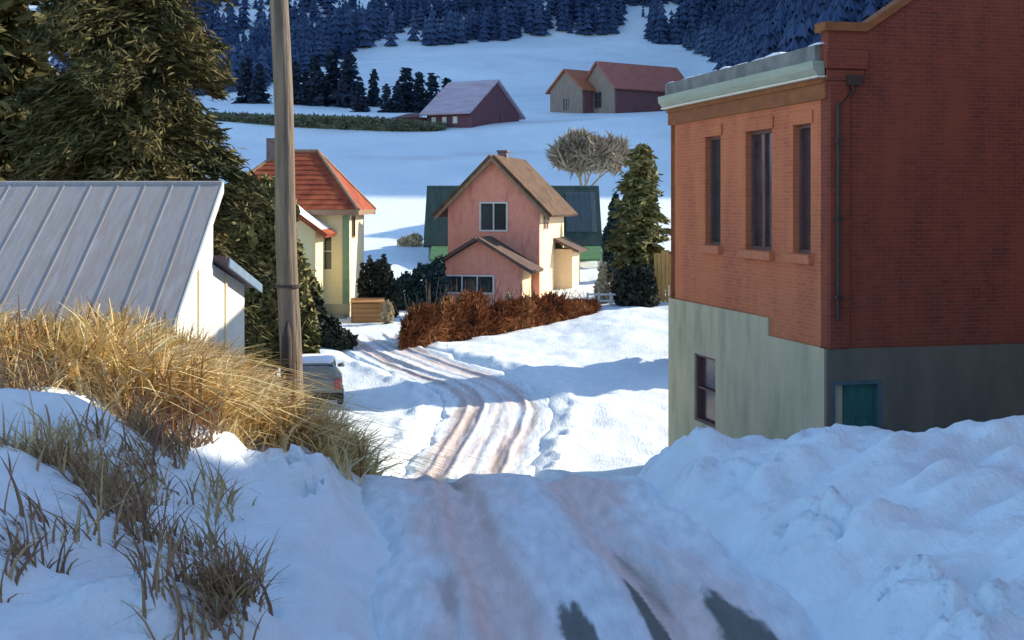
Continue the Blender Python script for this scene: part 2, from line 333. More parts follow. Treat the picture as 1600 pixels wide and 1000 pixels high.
def ground_z(x, y, fine=True):
    x = np.asarray(x, float); y = np.asarray(y, float)
    z = ground_base(x, y); rd = road_dist(x, y)
    off = sst(1.3, 2.6, rd)
    z = z + off*(.10*fbm(x*.9+5, y*.9, 4)+.16*fbm(x*.3, y*.3+7, 2))*sst(90, 50, y)
    # ploughed, wind-combed ridges running down the slope
    a = x*.80+y*.60; b = -x*.60+y*.80
    z = z + off*(.24*fbm(a*.6, b*2.2, 4))*sst(24, 16, y)
    z = z + off*.40*np.abs(fbm(a*.35+9, b*1.1+4, 3))*sst(22, 14, y)
    z = z + .20*np.abs(fbm(x*.9+b*.5, y*1.2+2, 4))*sst(1.9, 2.8, x-np.interp(y, PATH[:, 1], PATH[:, 0]))*sst(21, 16, y)
    berm = np.exp(-((rd-2.25)/.38)**2)*(.08+.22*fbm(x*1.7, y*1.1, 3)); z = z + berm*sst(60, 45, y)
    s_ = (y > 4) & (y < 26) & (np.abs(x) < 12)
    xs, ys = x[s_], y[s_]; side = xs-np.interp(ys, PATH[:, 1], PATH[:, 0]); rds = rd[s_]
    mk = np.exp(-((rds-2.1)/.55)**2)*.9+sst(2.1, 3.0, side)*.5+.38*sst(-1.6, -2.4, side)
    mk = mk*sst(-.12, .22, fbm(xs*.8+31, ys*.8, 3))*sst(1.45, 1.9, rds)
    wx, wy = xs+.12*fbm(xs*3, ys*3, 2), ys+.12*fbm(xs*3+7, ys*3, 2)
    zz = np.zeros(x.shape); zz[s_] = mk*(.17*blocks(wx, wy, .55, 3)+.13*blocks(wx, wy, .26, 8)+.10*clods(wx, wy, .5, 5)+.05*fbm(wx*7, wy*7, 3)); z = z+zz
    z = z - .20*sst(1.95, 1.35, rd+.35*fbm(x*.8, y*.8, 3))*sst(54, 50, y)
    return z
def gz(x, y): return float(ground_z(np.array([x]), np.array([y]))[0])

def make_ground():
    ys = np.concatenate([np.linspace(-60, 5, 26)[:-1], np.arange(5, 19, .065), np.arange(19, 34, .16), np.arange(34, 60, .22), np.arange(60, 110, .9), np.arange(110, 350, 2.6), np.linspace(350, 700, 40)])
    s = np.linspace(-1, 1, 541); u = np.sign(s)*(.28*np.abs(s)+.72*np.abs(s)**3.0)
    W = np.where(ys < 0, 34+np.abs(ys)*.6, 34+ys*.85)
    X = u[None, :]*W[:, None]; Y = np.repeat(ys[:, None], len(u), 1)
    x = X.ravel(); y = Y.ravel(); z = ground_z(x, y)
    ny, nx = X.shape; idx = np.arange(ny*nx).reshape(ny, nx)
    f = np.stack([idx[:-1, :-1].ravel(), idx[:-1, 1:].ravel(), idx[1:, 1:].ravel(), idx[1:, :-1].ravel()], 1)
    snow = np.array([.735, .825, .855])
    col = np.repeat(snow[None], len(x), 0)
    # bare soil and dead turf on the left bank
    n = fbm(x*.7+2, y*.7, 4)
    e = grass_mask(x, y)*sst(-.25, .15, n+.05)
    soil = np.array([.17, .105, .055]); col = col*(1-e[:, None])+soil*e[:, None]
    cv = fbm(x*.25, y*.25, 4)*.10+fbm(x*.03, y*.06, 4)*.14*sst(80, 110, y); col = col*(1+np.stack([cv*1.2, cv, cv*.7], 1))
    # thin brown turf showing through the far field
    e2 = sst(.32, .5, fbm(x*.05, y*.12+3, 4))*sst(80, 110, y)*sst(220, 150, y)*.35
    col = col*(1-e2[:, None])+np.array([.40, .38, .36])*e2[:, None]
    o = link('ground', arrays_mesh('ground', np.c_[x, y, z], f, M['ground'], True, col)); tag(o, kind='structure')
def grass_mask(x, y):
    xc = np.interp(y, PATH[:, 1], PATH[:, 0])
    edge = np.interp(y, [8, 11.5, 12.5, 13.5, 14.5, 16, 19], [3.3, 3.1, 2.85, 2.15, 1.75, 1.7, 1.9])
    return sst(edge, edge+.6, -x)*sst(11.0, 12.2, y)*sst(21.5, 19, y)*sst(11, 8.5, -x)
def make_road():
    k = 150; us = np.linspace(-1.95, 1.95, k)
    P = PD[(PD[:, 1] > -18)]
    # resample evenly
    seg = np.r_[0, np.cumsum(np.hypot(*np.diff(P, axis=0).T))]; L = seg[-1]; n = int(L/.05); q = np.linspace(0, L, n)
    cx = np.interp(q, seg, P[:, 0]); cy = np.interp(q, seg, P[:, 1]); tx = np.gradient(cx, q); ty = np.gradient(cy, q); h = np.hypot(tx, ty); tx /= h; ty /= h
    Q = np.repeat(q[:, None], k, 1); U = np.repeat(us[None], n, 0)
    Uw = U+.10*fbm(Q*.12, Q*0+3, 2)+.05*fbm(Q*.6, U*.8, 2)
    X = cx[:, None]+ty[:, None]*U; Y = cy[:, None]-tx[:, None]*U
    z = ground_base(X.ravel(), Y.ravel()).reshape(X.shape)
    def rut(c, wd): return np.exp(-((Uw-c)/wd)**2)
    r1 = rut(-.68, .25)+rut(.62, .25); r2 = rut(-1.15, .24)*sst(18, 30, Q)+rut(1.12, .24)*sst(22, 32, Q)+rut(.05, .12)*sst(40, 50, Q)*.8
    nz = fbm(X*1.3, Y*1.3, 4)
    z = z-.02-(.05+.085*sst(20, 14, Y))*np.clip(r1, 0, 1)-.035*np.clip(r2, 0, 1)+.05*(rut(-.42, .1)+rut(.9, .1)+rut(-.95, .09))+.035*nz+.03*fbm(U*4, Q*.6, 3)+.012*np.sign(np.sin(Q*42+np.where(U > 0, 8, -8)*U))*np.clip(rut(-.68, .17)+rut(.62, .17), 0, 1)*sst(-.1, .2, fbm(U*2, Q*.5+5, 3))
    z = z-.30*sst(1.45, 1.95, np.abs(U)+.5*fbm(X*.9+3, Y*.9, 3))
    packed = np.array([.70, .785, .825]); slush = np.array([.60, .515, .485]); dirt = np.array([.26, .21, .18]); tar = np.array([.085, .098, .088])
    slush = slush+np.array([.16, .10, .09])*sst(20, 15, Y)[..., None]
    col = np.repeat(np.repeat(packed[None, None], n, 0), k, 1)
    def blend(c, m, colr): m = np.clip(m, 0, 1)[..., None]; return c*(1-m)+colr*m
    st = fbm(U*3.0, Q*.30, 4)
    col = blend(col, (np.clip(r1*1.6+r2*.9, 0, 1))*sst(-.45, .12, st+.08+.10*sst(20, 15, Y)), slush)
    col = blend(col, sst(.25, .6, fbm(U*1.6+4, Q*.22, 3)+.15)*.5, slush)
    col = blend(col, sst(1.0, 1.45, np.abs(U)+.4*fbm(X*.8, Y*.8+9, 3)), np.array([.735, .825, .855]))
    dm = np.clip(rut(-.68, .13)+rut(.62, .13)+r2*.7, 0, 1)*sst(0.02, .35, fbm(U*3+8, Q*.35+3, 4)-.14*sst(20, 15, Y))
    col = blend(col, dm*.85, dirt)
    # bare tarmac in the foreground
    tm = np.clip(1.25*rut(-.21, .12)*sst(10.6, 8.9, Y)+1.25*rut(.38, .07)*sst(11.8, 9.3, Y)+1.2*rut(.98, .20)*sst(11.0, 9.0, Y), 0, 1)
    tm = .95*sst(.40, .66, tm+.40*fbm(U*11+1, Q*.55, 4)+.18*fbm(U*14, Q*7, 3))*sst(.0, .12, tm)
    col = blend(col, tm, tar)
    idx = np.arange(n*k).reshape(n, k)
    f = np.stack([idx[:-1, :-1].ravel(), idx[:-1, 1:].ravel(), idx[1:, 1:].ravel(), idx[1:, :-1].ravel()], 1)
    tag(link('road', arrays_mesh('road', np.c_[X.ravel(), Y.ravel(), z.ravel()], f, M['road'], True, col.reshape(-1, 3))), kind='structure')
make_ground(); make_road()

# ------------------------------------------------------------------ brick building
def brick_building():
    B = thing('brick_building', 'large red brick building over a grey concrete basement with pale green gutter', 'building', (6.1, 24.7, 0), math.atan(.2415))
    D, Wd, base = 8.54, 12.0, -8.2
    LF = wf(0, 0, 0, -math.pi/2)          # left wall: u = -y
    FR = wf(0, 0, 0, 0)
    # place openings on the left wall from their columns in the photo
    def yy(u):
        k = (u-800)/F; a = math.atan(.2415); c, s = math.cos(a), math.sin(a)
        return (6.1-k*24.7)/(k*c+s)
    ups = [(yy(1126), yy(1102), -.95, 1.62, 'narrow'), (yy(1206), yy(1165), -.98, 1.62, 'wide'), (yy(1267), yy(1239), -.98, 1.62, 'mid')]
    holes = [(-b, -a, z0, z1) for a, b, z0, z1, _ in ups]
    ys = yy(1203)
    up = MB(LF); up.panel(-D, -.30, -2.40, 2.05, holes, .34)
    for f0, f1, z1 in ((-ys, -.30, -2.40),): up.panel(f0, f1, -2.78, z1, [], .34)
    up.build('brick_wall', M['brick'], B)
    # facade with its raked parapet
    fa = MB(FR)
    pts = [(0, -2.78), (Wd, -2.78), (Wd, 3.42), (Wd-.75, 3.42), (Wd-.75, 3.44), (Wd/2+.6, 6.4), (Wd/2-.6, 6.4), (.75, 3.44), (.75, 3.42), (0, 3.42)]
    pts = [(0, -2.78), (Wd, -2.78), (Wd, 3.36), (Wd-.8, 3.36), (Wd/2+.6, 6.4), (Wd/2-.6, 6.4), (.8, 3.36), (0, 3.36)]
    fa.extrude([(u, 0, z) for u, z in pts], (0, -.30, 0)); fa.build('front_wall', M['brick_shaded'], B)
    cp = MB(FR)
    for (a, za), (b, zb) in (((-.10, 3.36), (.8, 3.36)), ((.8, 3.36), (Wd/2-.6, 6.4)), ((Wd/2-.6, 6.4), (Wd/2+.6, 6.4)), ((Wd/2+.6, 6.4), (Wd-.8, 3.36)), ((Wd-.8, 3.36), (Wd+.1, 3.36))):
        cp.extrude([(a, .07, za+.002), (b, .07, zb+.002), (b, .07, zb+.17), (a, .07, za+.17)], (0, -.44, 0))
    cp.build('coping', M['frieze'], B)
    co = MB(FR); co.box(-.09, .80, .003, .11, 2.62, 2.98); co.box(-.05, .74, .003, .07, 2.40, 2.615); co.build('corbel', M['brick_shaded'], B, bevel=.02)
    # corner pilaster of the facade, and blind panel beside it
    pi = MB(FR); pi.box(.0, .42, .002, .075, -2.78, 2.395); pi.build('pilaster', M['brick_shaded'], B, bevel=.02)
    # cornice on the left wall
    fz = MB(LF); fz.box(-D-.06, -.02, -.2, .06, 2.05, 2.46)
    fz.box(-D-.06, -.02, .0605, .10, 2.36, 2.455)
    fz.build('frieze', M['frieze'], B)
    gt = MB(LF)
    prof = [(.05, 2.505), (.20, 2.505), (.30, 2.62), (.32, 2.78), (.05, 2.78)]
    gt.extrude([(-D-.12, v, z) for v, z in prof], (D+.09, 0, 0)); gt.build('gutter', M['gutter'], B, bevel=.01)
    lp = MB(LF); lp.box(-D-.14, -.03, .0, .22, 2.462, 2.502); lp.build('gutter_lip', M['lip'], B)
    pr = MB(LF); pr.panel(-D-.1, -.31, 2.785, 3.12, [], .3, .12); pr.build('parapet', M['parapet'], B, bevel=.03)
    rs = random.Random(4); u = -D-.08
    while u < -.5:
        l = rs.uniform(.3, .9); h = rs.uniform(.03, .09)
        if rs.random() < .75: sn = MB(LF); sn.extrude([(u, .10, 3.122), (u+l, .10, 3.122), (u+l*.9, .08, 3.122+h*.7), (u+l*.5, .06, 3.122+h), (u+l*.12, .08, 3.122+h*.5)], (0, -.26, 0)); sn.build('snow_ledge', M['snow'], B, bevel=.02)
        u += l+rs.uniform(.0, .3)
    rf = MB(); rf.box(.28, Wd-.1, .32, D-.1, 2.95, 3.05); rf.build('flat_roof', M['snow'], B)
    # other walls
    ow = MB(); ow.box(Wd-.34, Wd-.02, .31, D-.31, base, 3.0); ow.box(.0, Wd-.02, D-.30, D, -2.40, 2.9); ow.build('rear_wall', M['brick'], B)
    # basement
    hb = (-yy(1088), -yy(1121), 0, 0)
    b0, b1 = -yy(1088), -yy(1121)
    bs = MB(LF); bs.panel(-D-.05, -ys-.002, base, -2.402, [(b0, b1, -5.25, -3.62)], .38, .05); bs.panel(-ys, -.06, base, -2.782, [], .38, .05)
    bs.build('basement_wall', M['concrete'], B)
    window(B, wf(*(LF @ Vector((0, .0, 0))), -math.pi/2), b0, b1, -5.25, -3.62, M['frame_dark'], M['glass_red'], 1, 2, .06, .0, .12)
    dh = (.05, 1.12, -5.6, -3.40)
    bf = MB(FR); bf.panel(.04, Wd, base, -2.782, [dh], .36, .05); bf.box(-.05+.002, .04, -.33, .05, base, -2.782); bf.build('basement_front', M['concrete_shaded'], B)
    dr = MB(FR); dr.panel(*dh, [], .08, -.12); d_ = dr.build('door', M['teal'], B)
    fr = MB(FR); fr.panel(*dh, [(dh[0]+.08, dh[1]-.08, dh[2]-.1, dh[3]-.08)], .14, .045); fr.build('door_frame', M['shade_wall'], d_)
    pn = MB(FR); pn.box(.22, .52, -.118, -.095, -5.3, -4.15); pn.box(.64, .94, -.118, -.095, -5.3, -4.15); pn.build('door_panel', M['teal'], d_, bevel=.012)
    # windows: recessed frames in deep reveals
    T = wf(*(LF @ Vector((0, -.16, 0))), -math.pi/2)
    for (a, b, z0, z1, k), h in zip(ups, holes):
        o = window(B, T, h[0]-.0, h[1]+.0, z0, z1, M['frame_dark'], M['glass_red'] if k != 'narrow' else M['glass'], 2 if k == 'wide' else 1, 1, .07, .03, .05)
        s = MB(LF); s.box(h[0]-.13, h[1]+.13, -.10, .13, z0-.20, z0-.01); s.build('sill', M['sill'], o, bevel=.02)
        l = MB(LF); l.box(h[0]-.10, h[1]+.10, .002, .035, z1+.002, z1+.26); l.build('lintel', M['brick'], o, bevel=.01)
    # downpipe at the corner
    dp = MB(); dp.tube([(.42, -.16, 2.36), (.46, -.16, 2.2), (.14, -.15, 1.9), (.14, -.15, -2.2)], .045, 10); dp.box(.33, .58, -.25, -.085, 2.30, 2.50)
    for z in (1.2, -.3, -1.8): dp.box(.065, .215, -.225, -.078, z, z+.05)
    dp.build('downpipe', M['pipe'], B)
    # unseen wing, added beyond the right frame edge to shade the foreground
    wg = MB(); S = B.rotation_euler.z
    Ti = Matrix.Rotation(-S, 4, 'Z') @ Matrix.Translation((-6.1, -24.7, 0)); wg.T = Ti
    WT = 5.2
    def wing(x0, x1, y0, y1, top, ridge):
        xm = (x0+x1)/2
        wg.extrude([(x0, y0, -7), (x1, y0, -7), (x1, y0, top), (xm, y0, ridge), (x0, y0, top)], (0, y1-y0, 0))
    wing(11.9, 20, 17.5, 25.6, WT, WT+.5); wing(11.7, 20.2, -14, 17.48, 7.0, 8.4)
    wg.build('shade_wing', M['brick'], B)
brick_building()

# ------------------------------------------------------------------ house helpers
def gable_roof(mb, x0, x1, y0, y1, ze, zr, over, th=.16):
    """ridge along y, eaves at x0/x1"""
    xm = (x0+x1)/2; k = (zr-ze)/(xm-x0); e0, e1 = x0-over, x1+over; zo = ze-k*over; lift = .05
    mb.slab([(e0, y0, zo+lift), (xm, y0, zr+lift), (xm, y1, zr+lift), (e0, y1, zo+lift)][::-1], th)
    mb.slab([(xm+.002, y0, zr+lift), (e1, y0, zo+lift), (e1, y1, zo+lift), (xm+.002, y1, zr+lift)][::-1], th)
    return mb
def shingle_lines(mb, p0, p1, p2, p3, rows, t=.012):
    """low courses across a roof plane p0-p1 (eave) to p3-p2 (ridge)"""
    P = [Vector(p) for p in (p0, p1, p2, p3)]; n = (P[1]-P[0]).cross(P[3]-P[0]).normalized()
    for i in range(rows):
        a = i/rows; b = (i+.93)/rows
        q = [P[0].lerp(P[3], a), P[1].lerp(P[2], a), P[1].lerp(P[2], b), P[0].lerp(P[3], b)]
        q[0] = q[0]+n*t*1.8; q[1] = q[1]+n*t*1.8; mb.add([*q, P[0].lerp(P[3], a), P[1].lerp(P[2], a)], [(0, 1, 2, 3), (4, 5, 1, 0)])

def pink_house():
    g = -5.4
    H = thing('pink_house', 'pink gabled house with brown roof, front porch and sunlit cream side', 'house', (-.95, 64.6, 0), R(-13))
    w, l, ze, zr = 4.75, 6.6, -.05, 2.35; x0, x1 = -w/2, w/2
    Tf = wf(0, 0, 0, 0); Tr = wf(x1, 0, 0, math.pi/2)
    wa = MB(Tf); win = (-.72, .76, -1.35, .15)
    wa.panel(x0, x1, g, ze, [(win[0], win[1], win[2], ze)], .2); wa.extrude([(x0, 0, ze), (win[0], 0, ze), (win[0], 0, win[3]), (win[1], 0, win[3]), (win[1], 0, ze), (x1, 0, ze), (0, 0, zr)], (0, -.2, 0))
    wa.build('front_wall', M['pink'], H)
    si = MB(Tr); sw = [(1.0, 1.55, -1.3, -.35), (1.75, 2.25, -1.3, -.35)]
    si.panel(.2, l, g, ze-.12, sw, .2); si.build('side_wall', M['pink_lit'], H)
    for s in sw: window(H, Tr, *s, M['pink_trim'], M['glass_red'], 1, 2, .07)
    bk = MB(); bk.box(x0, x0+.2, .2, l, g, ze-.1); bk.box(x0+.2, x1-.2, l-.2, l, g, ze); bk.extrude([(x0, l, ze), (x1, l, ze), (0, l, zr)], (0, -.2, 0)); bk.build('rear_wall', M['pink'], H)
    window(H, Tf, *win, M['frame_white'], M['glass'], 2, 1, .085, .05)
    fl = MB(Tf); fl.box(win[0]+.15, win[0]+.6, -.047, -.045, -1.2, -.55); 
    rf = MB(); gable_roof(rf, x0, x1, -.38, l+.4, ze, zr, .62, .17); k = (zr-ze)/(w/2)
    shingle_lines(rf, (x1+.62, -.38, ze-k*.62+.05), (x1+.62, l+.4, ze-k*.62+.05), (0, l+.4, zr+.05), (0, -.38, zr+.05), 14)
    r = rf.build('roof', M['brown_roof'], H)
    ch = MB(); ch.box(-.22, .24, 1.9, 2.4, 1.9, 2.72); ch.box(-.28, .30, 1.84, 2.46, 2.722, 2.84); ch.build('chimney', M['chimney'], r, bevel=.02)
    bb = MB(); 
    for sx in (-1, 1): bb.extrude([(sx*(w/2+.6), -.40, ze-k*.6-.16), (0, -.40, zr-.15), (0, -.40, zr+.05), (sx*(w/2+.6), -.40, ze-k*.6+.05)], (0, .018, 0))
    bb.build('bargeboard', M['fascia'], r)
    # front porch
    pw, pl, pe, pr = 4.35, 2.3, -3.05, -1.75; a0, a1 = -2.35, 2.0; y = -pl
    P = MB(); pwin = (-1.85, .62, -4.35, -3.42); Tp = wf(0, y, 0, 0)
    q = MB(Tp); q.panel(a0, a1, g, pe, [pwin], .18); q.extrude([(a0, 0, pe), (a1, 0, pe), ((a0+a1)/2, 0, pr)], (0, -.18, 0)); po = q.build('porch', M['pink'], H)
    sd = MB(wf(a1, y, 0, math.pi/2)); sd.panel(.18, pl-.002, g, pe-.08, [], .18); sd.build('porch_side', M['pink_lit'], po)
    sd = MB(wf(a0, y, 0, -math.pi/2)); sd.panel(-pl+.002, -.18, g, pe-.08, [], .18); sd.build('porch_side', M['pink'], po)
    pf = MB(); gable_roof(pf, a0, a1, y-.4, -.005, pe, pr, .55, .15); kk = (pr-pe)/((a1-a0)/2); xm = (a0+a1)/2
    shingle_lines(pf, (a1+.55, y-.4, pe-kk*.55+.05), (a1+.55, -.03, pe-kk*.55+.05), (xm, -.03, pr+.05), (xm, y-.4, pr+.05), 9)
    shingle_lines(pf, (a0-.55, -.03, pe-kk*.55+.05), (a0-.55, y-.4, pe-kk*.55+.05), (xm, y-.4, pr+.05), (xm, -.03, pr+.05), 9)
    pf.build('porch_roof', M['grey_brown_roof'], po)
    window(H, Tp, *pwin, M['frame_white'], M['glass'], 3, 1, .075, .05)
    # lean-to on the sunny side
    e = MB(); e.box(x1+.005, x1+.95, 4.0, 6.3, g, -2.35); lt = e.build('lean_to', M['pink_lit'], H)
    e = MB(); e.slab([(x1+.01, 3.6, -1.75), (x1+1.4, 3.6, -2.42), (x1+1.4, 6.6, -2.42), (x1+.01, 6.6, -1.75)], .13); e.build('lean_to_roof', M['grey_brown_roof'], lt)
    window(lt, wf(x1+.952, 4.0, 0, math.pi/2), .7, 1.5, -4.2, -3.1, M['frame_white'], M['glass'], 1, 2, .07)
pink_house()

def cream_house():
    g = -5.7
    H = thing('cream_house', 'cream house with red hipped roof behind the utility pole', 'house', (-10.0, 58, 0))
    x0, x1, l, ze = -3.6, 2.6, 6.0, -.1
    zr = 2.55; ra, rb = -1.0, .75
    wl = MB(wf(0, 0, 0, 0)); wl.panel(x0, x1, -4.5, ze, [(1.15, 1.9, -3.0, -1.2)], .2); wl.build('front_wall', M['cream'], H)
    Tr = wf(x1, 0, 0, math.pi/2); wr = MB(Tr); sw = (1.0, 2.3, -1.55, -.5); wr.panel(.2, l, -4.5, ze, [sw], .2); wr.build('side_wall', M['cream_lit'], H)
    window(H, wf(0, 0, 0, 0), 1.15, 1.9, -3.0, -1.2, M['cream_lit'], M['glass'], 1, 2, .08)
    window(H, Tr, *sw, M['fascia'], M['glass_red'], 2, 1, .08)
    bk = MB(); bk.box(x0, x0+.2, .2, l, -4.5, ze); bk.box(x0+.2, x1-.2, l-.2, l, -4.5, ze); bk.build('rear_wall', M['cream'], H)
    ct = MB(); ct.box(x1-.28, x1+.03, -.03, .12, -4.5, ze-.02); ct.build('green_strip', M['green_trim'], H)  # green strip down the right end of the front wall
    fd = MB(); fd.box(x0-.03, x1+.03, -.04, l, g-.5, -4.502); fd.build('foundation', M['concrete'], H)
    st = MB()
    for i in range(4): st.box(1.5, 2.5, -1.5+i*.3, -.05, g-.5, g+.12+.2*i)
    st.build('steps', M['grey_wall'], H)
    o = .5; zo = ze-.12
    A = [(x0-o, -o, zo), (x1+o, -o, zo), (x1+o, l+o, zo), (x0-o, l+o, zo)]; r0, r1 = (ra, l/2, zr), (rb, l/2, zr)
    rf = MB(); rf.add([*A, r0, r1], [(0, 1, 5, 4), (1, 2, 5), (2, 3, 4, 5), (3, 0, 4), (3, 2, 1, 0)])
    shingle_lines(rf, A[0], A[1], r1, r0, 12, .015); r = rf.build('roof', M['red_roof'], H)
    hp = MB(); hp.tube([A[1], r1], .09, 6); hp.tube([A[0], r0], .09, 6); hp.tube([r0, r1], .10, 6); hp.tube([A[2], r1], .09, 6); hp.build('ridge_tile', M['fascia'], r)
    fs = MB(); fs.panel(x0-o, x1+o, -o, l+o) if False else None
    fs.box(x0-o, x1+o, -o-.02, -o+.04, zo-.24, zo-.002); fs.box(x1+o-.04, x1+o+.02, -o+.041, l+o, zo-.24, zo-.002); fs.build('fascia', M['fascia'], r)
    # snow-covered front wing
    a0, a1, y = -2.6, 1.5, -2.6; e, rr = -1.15, .35; xm = (a0+a1)/2
    wn = MB(); wn.extrude([(a0, y, g-.5), (a1, y, g-.5), (a1, y, e), (xm, y, rr), (a0, y, e)], (0, -y-.005, 0)); wo = wn.build('front_wing', M['cream'], H)
    wr_ = MB(); gable_roof(wr_, a0, a1, y-.35, -.01, e, rr, .45, .2); wr_.build('wing_roof', M['red_roof'], wo)
    k = (rr-e)/(xm-a0); s = MB(); s.slab([(xm+.1, y-.3, rr+.06+.12-k*.1), (a1+.42, y-.3, e-k*.42+.06+.1), (a1+.42, -.02, e-k*.42+.06+.1), (xm+.1, -.02, rr+.06+.12-k*.1)][::-1], .11)
    s.build('roof_snow', M['snow'], wo, bevel=.04)
    window(wo, wf(0, y-.003, 0, 0), -.2, .75, -3.7, -2.3, M['green_trim'], M['glass'], 1, 2, .08)
    ch = MB(); ch.box(-1.6, -1.1, 2.4, 3.0, 1.9, 3.15); ch.build('chimney', M['chimney'], r, bevel=.02)
cream_house()

def white_shed():
    H = thing('white_house', 'white low house with long blue grey tin roof beside the dry grass bank', 'house', (-5.75, 21.5, 0))
    L = 9.0; g = -5.6
    eave, ridge = -1.80, .26
    prof = [(0, g), (0, eave-.02), (3.0, ridge-.05), (3.12, ridge-.05), (3.12, -1.15), (6.0, -1.72), (6.0, g)]
    wl = MB(); wl.extrude([(0, y, z) for y, z in prof], (-.22, 0, 0)); wl.build('gable_wall', M['white_wall'], H)
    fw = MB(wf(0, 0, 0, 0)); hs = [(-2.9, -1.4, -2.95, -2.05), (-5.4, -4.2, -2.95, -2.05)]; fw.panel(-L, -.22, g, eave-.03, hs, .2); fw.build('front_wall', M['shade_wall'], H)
    for h in hs: window(H, wf(0, 0, 0, 0), *h, M['slate_blue'], M['glass'], 2, 1, .07)
    bw = MB(); bw.box(-L, -.22, 2.95, 3.12, g, ridge-.12); bw.box(-L, -.22, 5.8, 6.0, g, -1.75); bw.extrude([(-L, y, z) for y, z in prof], (.2, 0, 0)) ; bw.build('rear_wall', M['white_wall'], H)
    k = (ridge-eave)/3.0; o = .42
    rf = MB(); a, b = (-o, eave-k*o), (3.16, ridge+k*.16)
    rf.slab([(-L-.3, a[0], a[1]+.06), (.16, a[0], a[1]+.06), (.16, b[0], b[1]+.06), (-L-.3, b[0], b[1]+.06)], .09)
    n = Vector((0, -k, 1)).normalized()
    x = -L-.1
    while x < .1:                      # standing seams
        rf.extrude([(x, a[0], a[1]+.061), (x+.03, a[0], a[1]+.061), (x+.03, b[0], b[1]+.061), (x, b[0], b[1]+.061)], n*.012); x += .52
    r = rf.build('roof', M['tin_roof'], H)
    rc = MB(); rc.tube([(-L-.3, 3.16, ridge+.13), (.17, 3.16, ridge+.13)], .07, 8); rc.build('ridge_cap', M['tin_roof'], r)
    bd = MB(); bd.extrude([(.165, a[0], a[1]-.13), (.165, b[0], b[1]-.13), (.165, b[0], b[1]+.07), (.165, a[0], a[1]+.07)], (.035, 0, 0)); bd.build('bargeboard', M['white_wall'], r)
    gu = MB(); gu.tube([(-L-.3, a[0]-.04, a[1]-.03), (.16, a[0]-.04, a[1]-.03)], .06, 8); gu.build('gutter', M['eave_dark'], r)
    l2 = MB(); l2.slab([(-L-.1, 3.13, -.98), (.25, 3.13, -.98), (.25, 6.45, -1.72), (-L-.1, 6.45, -1.72)], .10); ro = l2.build('lean_to_roof', M['eave_dark'], H)
    b2 = MB(); b2.extrude([(.26, 3.2, -1.20), (.26, 6.45, -1.92), (.26, 6.45, -1.74), (.26, 3.2, -1.02)], (.04, 0, 0)); b2.build('lean_to_board', M['slate_blue'], ro)
    cb = MB(); cb.box(.003, .03, 4.1, 4.22, g, -1.4); cb.box(.003, .03, 1.9, 1.98, g, -1.0); cb.build('batten', M['cream_lit'], H)
    dd = MB(); dd.box(.003, .045, 2.25, 3.15, g, -3.1); dd.build('door', M['green_trim'], H)
white_shed()

def green_house():
    g = -4.8; d = 77
    H = thing('green_roofed_house', 'wide dark house with steep green roof standing behind the pink house', 'house', (0, d, 0))
    x0, x1 = px(662, d), px(941, d); ze, zr = -2.05, 1.2
    wl = MB(); wl.extrude([(x0+.3, y, z) for y, z in ((0, g-.4), (6, g-.4), (6, ze), (3, zr-.15), (0, ze))], (x1-x0-.6, 0, 0)); wl.build('wall', M['grey_wall'], H)
    rf = MB(); k = (zr-ze)/3
    rf.slab([(x0, -.35, ze-k*.35), (x1, -.35, ze-k*.35), (x1, 3, zr), (x0, 3, zr)], .18); rf.slab([(x0, 3.002, zr), (x1, 3.002, zr), (x1, 6.4, ze-k*.4), (x0, 6.4, ze-k*.4)], .18)
    r = rf.build('roof', M['dgreen_roof'], H)
    n = Vector((0, -k, 1)).normalized(); P = lambda x, t: Vector((x, 3*t, ze+(zr-ze)*t))+n*.004
    a, b = px(886, d), px(934, d); sh = MB(); sh.extrude([P(a, .12), P(b, .12), P(b, .86), P(a, .86)], n*.05)
    for i in range(1, 6):
        c = a+(b-a)*i/6; sh.extrude([P(c-.02, .12)+n*.05, P(c+.02, .12)+n*.05, P(c+.02, .86)+n*.05, P(c-.02, .86)+n*.05], n*.03)
    sh.build('metal_sheet', M['sheet'], r)
    pr = MB(); pr.slab([(x0+.5, -2.3, -3.15), (x1-.1, -2.3, -3.15), (x1-.1, -.02, -2.35), (x0+.5, -.02, -2.35)], .14); pr.build('porch_roof', M['mgreen_roof'], H)
    for x in (x0+.8, -2.6, 2.5, 3.9, x1-.35): ps = MB(); ps.box(x-.08, x+.08, -2.15, -1.99, g-.4, -3.2); ps.build('porch_post', M['frame_white'], H)
    window(H, wf(0, -.003, 0, 0), 3.4, 4.6, -4.0, -2.9, M['frame_white'], M['glass'], 2, 1, .08)
    m = MB(); m.box(2.9, x1-.4, -2.3, -2.2, g-.4, -4.1); m.build('porch_rail', M['maroon_wall'], H)
green_house()

